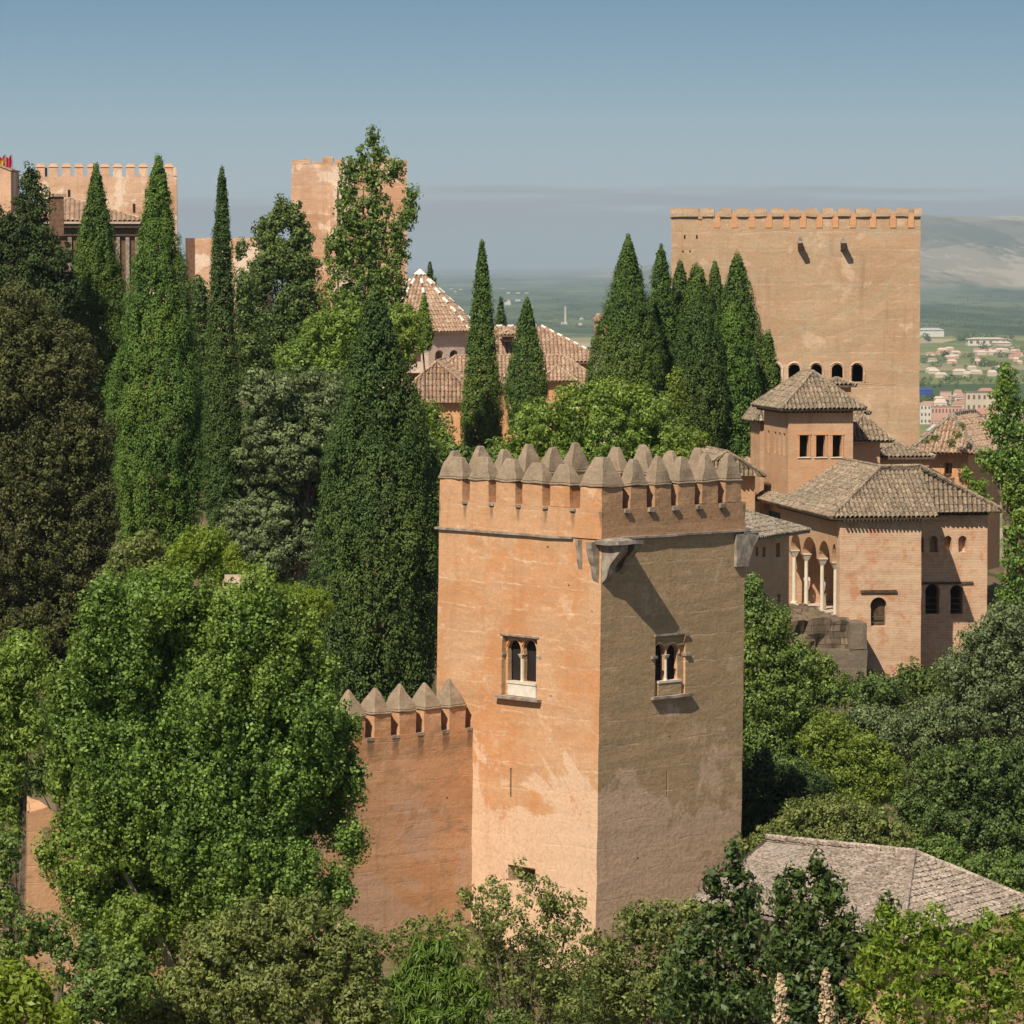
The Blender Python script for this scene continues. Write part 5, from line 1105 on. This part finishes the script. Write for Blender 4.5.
# bright round tree and its neighbours behind the near tower
tree('round_tree', 'round bright green tree behind the merlons of the near tower', 'tree', 206, [(545, 430, 34, 30), (580, 412, 34, 30), (612, 402, 28, 24), (640, 418, 34, 32), (672, 440, 24, 24), (605, 440, 50, 36), (530, 455, 34, 24), (655, 460, 40, 26), (575, 465, 50, 26)], L['bright'], leaf=2.9, clump=7, w=.65, seed=10)
tree('shrub', 'low ivy-like shrub at the foot of the thin dark cypress', 'shrub', 215, [(455, 455, 18, 14), (478, 462, 18, 14), (500, 455, 14, 18), (440, 470, 20, 14)], L['mid'], leaf=2.8, clump=5, seed=11)
tree('shrub', 'yellowish shrub beside the long low house', 'shrub', 219, [(672, 400, 12, 14), (690, 448, 12, 9), (700, 440, 10, 6), (676, 380, 8, 12)], L['yellow'], leaf=2.5, clump=4, seed=12)
# the gardens at left centre
tree('garden_bush', 'yellow-green bush behind the top of the big poplar', 'bush', 168, [(205, 545, 26, 20), (190, 560, 24, 20), (222, 570, 16, 16), (175, 575, 20, 16)], L['lime'], leaf=2.8, clump=5, seed=13)
tree('garden_bush', 'brown-green bush left of the yellow-green bush, under the shaggy cypress', 'bush', 170, [(130, 560, 18, 20), (145, 545, 18, 16), (115, 580, 18, 20), (150, 575, 20, 20)], L['olive'], leaf=2.8, clump=5, seed=14)
tree('hedge', 'bright clipped hedge stepping down beside the pale steps', 'hedge', 164, [(232, 558, 8, 14), (240, 572, 10, 16), (252, 583, 12, 14), (266, 592, 16, 14), (290, 600, 22, 16), (315, 605, 20, 18)], L['lime'], leaf=2.4, clump=4, seed=15, w=.4, up=1)
t = thing('garden_steps', 'pale brick garden steps beside the clipped hedge, above the big poplar', 'steps', (*at(238, 590, 160).xy, EYE-20)); Fg = Frame(at(221, 600, 160).xy, (1, .1))
m = MB()
for i in range(5): m.box(Fg, 0, 1.3, -.5-i*.35, -.15-i*.35, EYE-20, EYE-13.55+i*.16)
zq_ = Z(594, 160); m = MB()
for i in range(5): m.box(Fg, i*.05, 1.35, -.5-i*.4, -.103-i*.4, EYE-20, zq_+i*.15)
obj('flight', m, M['stucco'], t)
# --- the big poplar in front of the curtain wall
def inpop(x, y):
    # outline of the crown
    xl = np.interp(y, [560, 600, 680, 760, 820, 900, 960], [110, 92, 70, 50, 55, 60, 120]); xr = np.interp(y, [560, 600, 650, 720, 800, 860, 900, 960], [215, 305, 330, 335, 355, 335, 300, 230])
    return xl+16 < x < xr-16
tree('poplar_tree', 'very large glossy poplar covering the left end of the curtain wall', 'poplar', 122, rl(21, 45, 365, 606, 945, 120, 20, 34, lambda x, y: inpop(x, y) and y-30 > 555, 1.6) + [(48, 855, 14, 22), (70, 880, 18, 26), (112, 600, 9, 20), (135, 590, 9, 22), (160, 584, 9, 20), (184, 586, 9, 20), (205, 594, 8, 18), (262, 612, 9, 20), (290, 618, 9, 20), (312, 632, 9, 22)] + [(145, 604, 20, 26), (180, 604, 20, 26), (120, 624, 20, 26), (240, 620, 22, 20), (285, 620, 22, 24), (340, 730, 20, 30), (350, 780, 20, 30), (352, 840, 18, 26), (335, 890, 22, 26), (62, 740, 22, 34), (60, 690, 18, 30), (300, 640, 24, 28), (320, 680, 22, 30), (70, 700, 24, 26), (95, 905, 26, 30)],
     L['poplar'], leaf=3.3, clump=7, w=.85, coref=.62, up=.25, flat=1.3, seed=22, spread=.55, cover=2.0, thick=1.0, fill=.4, trunk_px=210, bark='bark_pale', groundz=EYE-31)
tree('leafy_tree', 'feathery green tree at the left edge beside the big poplar', 'tree', 108, [(8, 660, 30, 26), (30, 650, 16, 20), (0, 700, 34, 34), (25, 730, 24, 30), (0, 770, 30, 40), (10, 810, 16, 24), (20, 680, 26, 26)], L['bright'], leaf=4.5, clump=9, w=.4, seed=23, up=.4, groundz=EYE-31)
tree('leafy_tree', 'dark leafy tree in shade at the lower left edge, in front of the wall turret', 'tree', 104, [(5, 850, 14, 26), (0, 900, 20, 30), (40, 930, 26, 22), (85, 960, 34, 26), (15, 950, 20, 20)], L['mid'], leaf=4.5, clump=9, seed=24, coref=.3, groundz=EYE-31)
tree('shrub', 'lime-green shrub in the bottom left corner', 'shrub', 86, [(10, 985, 26, 24), (35, 1000, 24, 28), (0, 1015, 30, 24), (60, 1020, 20, 20)], L['lime'], leaf=7, clump=12, w=.45, seed=25, groundz=EYE-29)
tree('olive_tree', 'wide olive-green tree at the bottom, below the big poplar', 'tree', 102, [(215, 950, 34, 34), (260, 930, 40, 34), (310, 930, 40, 34), (345, 960, 36, 40), (200, 1000, 44, 44), (280, 990, 60, 50), (360, 1010, 36, 40), (150, 1010, 40, 40)], L['olive'], leaf=4.6, clump=9, w=.5, seed=26, up=.3, groundz=EYE-31)
tree('shrub', 'mixed dark shrub between the lime-green shrub and the olive-green tree', 'shrub', 100, [(100, 1000, 34, 30), (130, 980, 28, 26), (75, 1010, 24, 22)], L['mid'], leaf=4.6, clump=9, seed=27, groundz=EYE-31)
# --- in front of the near tower
tree('open_tree', 'sparse light-leaved tree in front of the foot of the near tower', 'tree', 114, rl(31, 470, 575, 885, 1010, 26, 10, 19) + [(520, 868, 7, 8), (530, 882, 12, 12), (545, 892, 12, 12), (560, 905, 14, 14), (575, 930, 14, 18), (480, 925, 16, 14), (455, 935, 14, 14), (560, 990, 32, 34), (520, 1000, 40, 34), (500, 960, 24, 24), (585, 950, 16, 30), (540, 950, 30, 24), (575, 990, 24, 30)],
     L['olive'], leaf=4.2, clump=8, w=.5, coref=0, dens=.85, cover=1.4, seed=32, fill=.5, groundz=EYE-30, trunk_px=525)
tree('reeds', 'vivid green reed clump at the bottom, left of the sparse tree', 'reeds', 106, [(415, 985, 16, 34), (440, 970, 20, 34), (465, 1000, 22, 34), (400, 1000, 18, 40), (435, 1010, 36, 30), (420, 955, 10, 18)], L['reed'], leaf=11, clump=9, w=.13, seed=33, up=1.4, cover=2.2, spread=.3, groundz=EYE-30)
tree('shrub', 'small dry shrub at the foot of the curtain wall', 'shrub', 135, [(420, 930, 20, 14), (390, 938, 18, 10), (450, 925, 16, 14), (405, 950, 24, 14)], L['olive'], leaf=4, clump=6, coref=0, dens=.8, seed=34, groundz=EYE-28.5)
tree('olive_tree', 'yellowish olive bush at the right foot of the near tower', 'bush', 118, [(640, 930, 26, 28), (612, 950, 22, 22), (668, 925, 24, 26), (600, 975, 20, 24), (620, 985, 22, 26), (655, 985, 34, 36), (690, 915, 16, 16), (680, 960, 26, 30), (625, 1015, 30, 24)], L['olive'], leaf=4.4, clump=8, w=.5, coref=.5, dens=1, seed=35, cover=2, groundz=EYE-30)
# --- glossy magnolias and the lime tree at lower right
tree('magnolia', 'glossy dark tree with a tall pointed leader, left of the pavilion roof', 'tree', 93, [(734, 850, 7, 14), (736, 875, 14, 18), (715, 885, 10, 18), (745, 900, 20, 22), (720, 915, 20, 24), (700, 945, 26, 26), (740, 945, 34, 34), (690, 990, 34, 40), (740, 1000, 40, 40), (770, 960, 22, 30)], L['magnolia'], leaf=7, clump=9, w=.45, coref=.5, seed=40, spread=.5, cover=1.8, groundz=EYE-30)
tree('magnolia', 'glossy dark tree with several upright tips in front of the pavilion roof', 'tree', 91, [(795, 880, 10, 18), (783, 900, 12, 22), (815, 868, 9, 16), (822, 890, 16, 22), (836, 895, 12, 20), (805, 915, 24, 26), (840, 930, 20, 26), (790, 950, 30, 30), (830, 960, 34, 34), (800, 1000, 44, 36), (850, 1000, 24, 30), (888, 910, 8, 14), (884, 930, 10, 18), (868, 945, 14, 20)], L['magnolia'], leaf=7, clump=9, w=.45, coref=.5, seed=41, spread=.5, cover=1.8, groundz=EYE-30)
tree('leafy_tree', 'vivid lime-green tree in the bottom right corner', 'tree', 88, [(895, 925, 24, 22), (930, 935, 26, 28), (905, 960, 34, 34), (960, 950, 34, 28), (1000, 945, 30, 26), (940, 990, 50, 40), (1000, 990, 40, 40), (890, 1005, 26, 30), (1020, 925, 18, 16), (985, 925, 14, 14), (872, 955, 18, 24), (868, 985, 20, 24), (1024, 960, 20, 26)], L['lime'], leaf=6.5, clump=9, w=.4, coref=.35, seed=42, cover=1.7, groundz=EYE-29)
# flower spikes
M['spike'] = mat_plain('dry_flower_head', (.55, .42, .26), .9, .25, 9)
for px, pt, lab in ((781, 974, 'left of two tall beige flower spikes below the glossy trees'), (826, 968, 'right of two tall beige flower spikes below the glossy trees')):
    p = at(px, pt, 84); g = EYE-27; t = thing('flower_spike', lab, 'flower', (p.x, p.y, g), 'beige flower spikes')
    obj('stem', MB().tube([(p.x, p.y, g), (p.x+.05, p.y, (g+p.z)/2), (p.x, p.y, p.z)], [.03, .025, .01], 5), M['bark_pale'], t)
    rs = random.Random(px); V, ti = leaves(np.array([[p.x+rs.uniform(-.05, .05), p.y+rs.uniform(-.05, .05), p.z-.02-i*.045] for i in range(34)]), np.array([.035+.09*min(1, i/8) for i in range(34)]), np.tile([0, -.6, .5], (34, 1)), 22, .085, .8, .6, np.random.default_rng(px))
    off = np.array([p.x, p.y, g]); o = bpy.data.objects.new('flower_head', quads_mesh('flower_head', V-off, np.arange(len(V)).reshape(-1, 4), ti, M['spike'])); link(o, t)
# --- right-hand ravine
tree('leafy_tree', 'dark green tree against the right edge of the near tower', 'tree', 178, [(752, 600, 12, 24), (765, 625, 26, 26), (760, 660, 34, 30), (790, 660, 26, 24), (775, 700, 44, 34), (760, 745, 40, 40), (800, 720, 30, 30), (790, 780, 50, 40), (750, 590, 10, 14), (815, 672, 22, 20), (835, 690, 20, 16)], L['mid'], leaf=3.0, clump=7, seed=50, up=.2)
tree('leafy_tree', 'shaded tree low behind the right edge of the near tower', 'tree', 170, [(760, 790, 30, 40), (800, 800, 40, 40), (755, 830, 24, 24)], L['conifer_dark'], leaf=3.0, clump=7, seed=51)
tree('leafy_tree', 'yellow-green tree in the ravine below the stone terrace', 'tree', 172, [(830, 725, 18, 16), (850, 745, 26, 22), (870, 765, 30, 24), (840, 775, 34, 26), (888, 775, 22, 20), (815, 745, 18, 20), (860, 790, 40, 22)], L['yellow'], leaf=3.0, clump=7, w=.55, seed=52)
tree('leafy_tree', 'grey-green tree at the foot of the brick tower', 'tree', 188, [(860, 722, 26, 16), (895, 728, 32, 18), (935, 722, 32, 22), (900, 740, 40, 26), (950, 735, 40, 32), (870, 725, 26, 20)], L['grey'], leaf=3.0, clump=8, seed=53)
tree('leafy_tree', 'broad grey-green tree at the right edge under the wing wall', 'tree', 184, [(985, 645, 26, 24), (1010, 625, 26, 24), (965, 670, 28, 24), (1000, 680, 40, 34), (1030, 660, 30, 40), (980, 710, 44, 30), (1025, 720, 30, 34)], L['grey'], leaf=3.0, clump=8, seed=54)
tree('leafy_tree', 'deep green tree lower in the ravine at the right edge', 'tree', 168, [(940, 775, 34, 28), (985, 770, 40, 34), (1025, 780, 30, 40), (955, 820, 50, 34), (1005, 830, 40, 40), (920, 810, 30, 26)], L['deep'], leaf=3.2, clump=8, seed=55)
tree('leafy_tree', 'light green mounded tree just above the pavilion roof', 'tree', 152, [(800, 825, 26, 24), (835, 818, 30, 24), (870, 828, 28, 24), (770, 840, 18, 16), (840, 845, 50, 22), (895, 845, 20, 20), (745, 850, 14, 14)], L['olive'], leaf=3.3, clump=7, w=.5, seed=56, up=.2)
tree('leafy_tree', 'long mid green tree right of the mounded one, above the pavilion roof', 'tree', 154, [(925, 862, 30, 20), (960, 868, 30, 20), (990, 885, 30, 20), (1015, 880, 24, 30), (940, 850, 22, 14), (905, 850, 16, 16)], L['mid'], leaf=3.3, clump=7, seed=57)
tree('tall_tree', 'tall poplar at the right edge in front of the hipped house', 'poplar', 192, [(1006, 378, 9, 14), (1004, 400, 15, 20), (998, 425, 15, 20), (1014, 430, 16, 24), (992, 460, 13, 14), (1012, 465, 20, 26), (1018, 495, 18, 24), (1024, 520, 18, 36), (1016, 545, 14, 30), (1018, 580, 20, 36), (1010, 612, 16, 18), (1035, 450, 24, 60)], L['poplar'], leaf=3.0, clump=6, w=.75, seed=58, coref=.5, thick=.8)
tree('shrub', 'small weeds growing at the side of the hipped house', 'shrub', 226, [(966, 474, 5, 7), (978, 485, 9, 7), (975, 495, 9, 9), (985, 505, 8, 12)], L['bright'], leaf=2.5, clump=4, seed=59)
tree('roof_weeds', 'line of weeds on the hip of the steep tiled roof at the right', 'weeds', 227.5, [(962, 426, 3, 3), (957, 434, 4, 4), (951, 443, 4, 4), (935, 438, 6, 3), (926, 441, 4, 2)], L['olive'], leaf=2.0, clump=2.5, seed=60, coref=0, tr=.03)
# filler shrubs that clothe the ravine floor and the garden slopes
rs = random.Random(77)
def filler(Y, x0, x1, py, r, mt, n, lab, seed):
    lo = [(x0+(x1-x0)*(i+.5)/n + rs.uniform(-8, 8), py+rs.uniform(-8, 8), r*rs.uniform(.8, 1.2), r*.7*rs.uniform(.8, 1.2), rs.uniform(-3, 3)) for i in range(n)]
    tree('thicket', lab, 'thicket', Y, lo, L[mt], leaf=3.4, clump=8, seed=seed)
filler(150, 20, 140, 720, 26, 'deep', 6, 'dark thicket at the left edge behind the big poplar', 70)
filler(148, 30, 130, 770, 26, 'deep', 5, 'lower dark thicket at the left edge above the wall turret', 69)
filler(190, 100, 330, 610, 26, 'deep', 9, 'dark thicket hidden in shade behind the top of the big poplar', 71)
filler(160, 745, 1030, 885, 34, 'deep', 9, 'dark thicket on the ravine floor behind the pavilion roof', 72)
filler(132, 560, 760, 1000, 30, 'deep', 7, 'dark thicket below the right foot of the near tower', 73)
filler(112, 340, 520, 1030, 26, 'deep', 7, 'dark thicket under the reeds at the bottom edge', 74)
filler(235, 230, 430, 430, 30, 'deep', 8, 'dark thicket between the leafy trees and the massive cypress', 75)
filler(196, 850, 1030, 690, 26, 'deep', 8, 'dark thicket along the foot of the brick walls', 76)

# --- groves and field trees on the plain
rs = random.Random(11); GM = mat_leaf('far_tree_leaf', (.020, .040, .018), (.06, .10, .035), .1, .7, .1)
def blob(V, F, c, r, h, rng):
    n = 8; u = np.linspace(0, 2*np.pi, n, endpoint=False); base = sum(len(v) for v in V)
    vv = np.concatenate([np.stack([c[0]+np.cos(u)*r*k*rng.uniform(.8, 1.2, n), c[1]+np.sin(u)*r*k*rng.uniform(.8, 1.2, n), np.full(n, c[2]+h*z)*1.0+rng.uniform(-.06, .06, n)*h], 1) for k, z in ((.85, 0), (1.05, .4), (.8, .8), (.25, 1.05))])
    V.append(vv); F.append(np.array([(i*n+j, i*n+(j+1) % n, (i+1)*n+(j+1) % n, (i+1)*n+j) for i in range(3) for j in range(n)])+base)
rng = np.random.default_rng(3)
def farblobs(name, items, mat, m=46, **kw):
    c, r, L_ = [], [], []
    for (px, pb, w, h) in items:
        Y = HP*FPX/(pb-YH); p = at(px, pb, Y); n = max(1, int(round(w/h*.8)))
        for i in range(n): c.append((p.x+(i-(n-1)/2)*w/n*mpx(Y)+rng.normal(0, .1)*h*mpx(Y), p.y+rng.normal(0, .3)*h*mpx(Y), EYE-HP-.5+h*.5*mpx(Y))); r.append(h*.55*mpx(Y)*rng.uniform(.7, 1.2))
    c = np.array(c); r = np.array(r); V = []; T_ = []
    for lo, hi in ((0, 4), (4, 8), (8, 14), (14, 400)):
        k = (r >= lo) & (r < hi)
        if k.any(): v, t_ = leaves(c[k], r[k], np.tile([0, -.3, .6], (k.sum(), 1)), m, r[k].mean()*.42, .8, .5, rng); V.append(v); T_.append(t_)
    V = np.concatenate(V); o0 = V.mean(0); o0[2] = V[:, 2].min(); me = quads_mesh(name, V-o0, np.arange(len(V)).reshape(-1, 4), np.concatenate(T_), mat); o = bpy.data.objects.new(name, me); o.location = o0; C.objects.link(o); return tag(o, **kw)
it = []
for _ in range(1100):
    b = 284+ (rng.random()**1.3)*46
    dens = noise.noise(Vector((b*.35, 3, 1))) 
    px = rng.uniform(380, 1040); k = (b-YH)/60
    if noise.noise(Vector((px*.02, b*.4, 7))) < -.08: continue
    it.append((px, b, rng.uniform(6, 22)*k+1.5, rng.uniform(1.4, 3.2)*k+.3))
farblobs('woodland', it, GM, label='hazy dark groves spread over the far plain', cat='woodland', kind='stuff')
it = []
for (x0, x1, b, n) in ((920, 1024, 366, 26), (920, 1024, 382, 30), (918, 960, 386, 12), (980, 1024, 350, 14), (920, 1024, 340, 30), (950, 972, 405, 9), (985, 1024, 372, 16), (918, 1024, 357, 20), (920, 932, 402, 5)):
    for i in range(n): it.append((rng.uniform(x0, x1), b+rng.normal(0, 1.2), rng.uniform(5, 12), rng.uniform(4, 8)))
farblobs('field_trees', it, GM, label='rows of dark round trees between the fields right of the great tower', cat='tree rows', kind='stuff')

# --- two visitors in the portico
def person(label, px, pyf, pyh, shirt, trousers, hair, sd, group='visitors standing in the portico'):
    a, z = FPs.pix(px, pyf, -1.1); f = FPs.pt(a, -1.1, zf); h = 1.70; t = thing('person', label, 'person', tuple(f), group)
    def skin(name, vs, es, rs_, mat, par, lv=2):
        me = bpy.data.meshes.new(name); me.from_pydata([tuple(Vector(v)*h) for v in vs], es, []); o = bpy.data.objects.new(name, me); link(o, par)
        o.modifiers.new('s', 'SKIN'); sk = me.skin_vertices[0].data
        for i, r in enumerate(rs_): sk[i].radius = (r[0]*h, r[1]*h) if isinstance(r, tuple) else (r*h, r*h)
        sk[0].use_root = True; sb = o.modifiers.new('b', 'SUBSURF'); sb.levels = lv; sb.render_levels = lv
        bpy.context.view_layer.update(); nm = bpy.data.meshes.new_from_object(o.evaluated_get(bpy.context.evaluated_depsgraph_get())); o.modifiers.clear(); o.data = nm; nm.materials.clear(); nm.materials.append(mat)
        nm.polygons.foreach_set('use_smooth', [True]*len(nm.polygons)); return o
    V = [(0, 0, .53), (0, 0, .62), (0, .005, .74), (0, 0, .82), (0, -.01, .87), (0, -.015, .93), (0, -.01, .975),
         (-.055, 0, .50), (-.06, -.01, .28), (-.062, .01, .05), (-.062, -.07, .015), (.055, 0, .50), (.062, .02, .28), (.068, .03, .05), (.07, -.05, .015),
         (-.105, 0, .80), (-.135, .01, .64), (-.12, -.06, .50), (-.118, -.08, .45), (.105, 0, .80), (.135, .01, .64), (.13, -.03, .49), (.128, -.045, .44)]
    E = [(0, 1), (1, 2), (2, 3), (3, 4), (4, 5), (5, 6), (0, 7), (7, 8), (8, 9), (9, 10), (0, 11), (11, 12), (12, 13), (13, 14), (3, 15), (15, 16), (16, 17), (17, 18), (3, 19), (19, 20), (20, 21), (21, 22)]
    Rr = [(.085, .06), (.075, .055), (.09, .06), (.07, .05), .03, (.045, .055), (.035, .04), .05, .036, .024, .022, .05, .036, .024, .022, .036, .026, .02, .018, .036, .026, .02, .018]
    skin('body', V, E, Rr, M['skin'], t)
    skin('shirt', [(0, 0, .54), (0, 0, .63), (0, .005, .74), (0, 0, .81), (-.105, 0, .80), (-.13, .01, .69), (.105, 0, .80), (.13, .01, .69)], [(0, 1), (1, 2), (2, 3), (3, 4), (4, 5), (3, 6), (6, 7)], [(.098, .072), (.09, .068), (.10, .07), (.075, .055), .044, .038, .044, .038], M[shirt], t)
    skin('trousers', [(0, 0, .53), (-.055, 0, .48), (-.06, -.01, .28), (-.062, .01, .08), (.055, 0, .48), (.062, .02, .28), (.068, .03, .08)], [(0, 1), (1, 2), (2, 3), (0, 4), (4, 5), (5, 6)], [(.095, .07), .058, .045, .036, .058, .045, .036], M[trousers], t)
    skin('hair', [(0, .0, .955), (0, .012, .985), (0, .03, .93)], [(0, 1), (0, 2)], [(.05, .055), (.035, .04), (.03, .03)], M[hair], t)
    t.rotation_euler = (0, 0, sd); return t
M['skin'] = mat_plain('skin', (.52, .30, .20), .6, .05, 4); M['shirt_white'] = mat_plain('white_shirt', (.72, .66, .60), .8, .05, 4); M['shirt_blue'] = mat_plain('pale_blue_shirt', (.36, .44, .52), .8, .05, 4)
M['jeans'] = mat_plain('dark_trousers', (.06, .07, .10), .8, .1, 4); M['beige_cloth'] = mat_plain('beige_trousers', (.42, .34, .25), .8, .1, 4); M['hair_dark'] = mat_plain('dark_hair', (.03, .02, .015), .6, .1, 9)
person('person in a white top and dark trousers, between the left pair of portico columns', 806.5, 614, 590, 'shirt_white', 'jeans', 'hair_dark', -.9)
person('person in a pale blue top and beige trousers, between the right pair of portico columns', 824, 614, 590, 'shirt_blue', 'beige_cloth', 'hair_dark', -1.6)

# ------------------------------------------------------------------ haze
hm = bpy.data.materials.new('air'); hm.use_nodes = True; nt = hm.node_tree; nt.nodes.clear()
ho = nt.nodes.new('ShaderNodeOutputMaterial'); hv = nt.nodes.new('ShaderNodeVolumePrincipled'); hv.inputs['Color'].default_value = (.72, .88, 1.0, 1); hv.inputs['Density'].default_value = 4.8e-5; hv.inputs['Anisotropy'].default_value = .0
nt.links.new(hv.outputs[0], ho.inputs['Volume'])
mb = MB().box(Frame((-32000, -300), (1, 0)), 0, 64000, -61500, 0, 4, 445)
hz_ = obj('haze', mb, hm); tag(hz_, kind='stuff')
for o in bpy.data.objects:
    if '_w' in o: del o['_w']
print('LEAF_FACES', sum(len(o.data.polygons) for o in bpy.data.objects if o.type == 'MESH' and o.name.startswith('crown')))
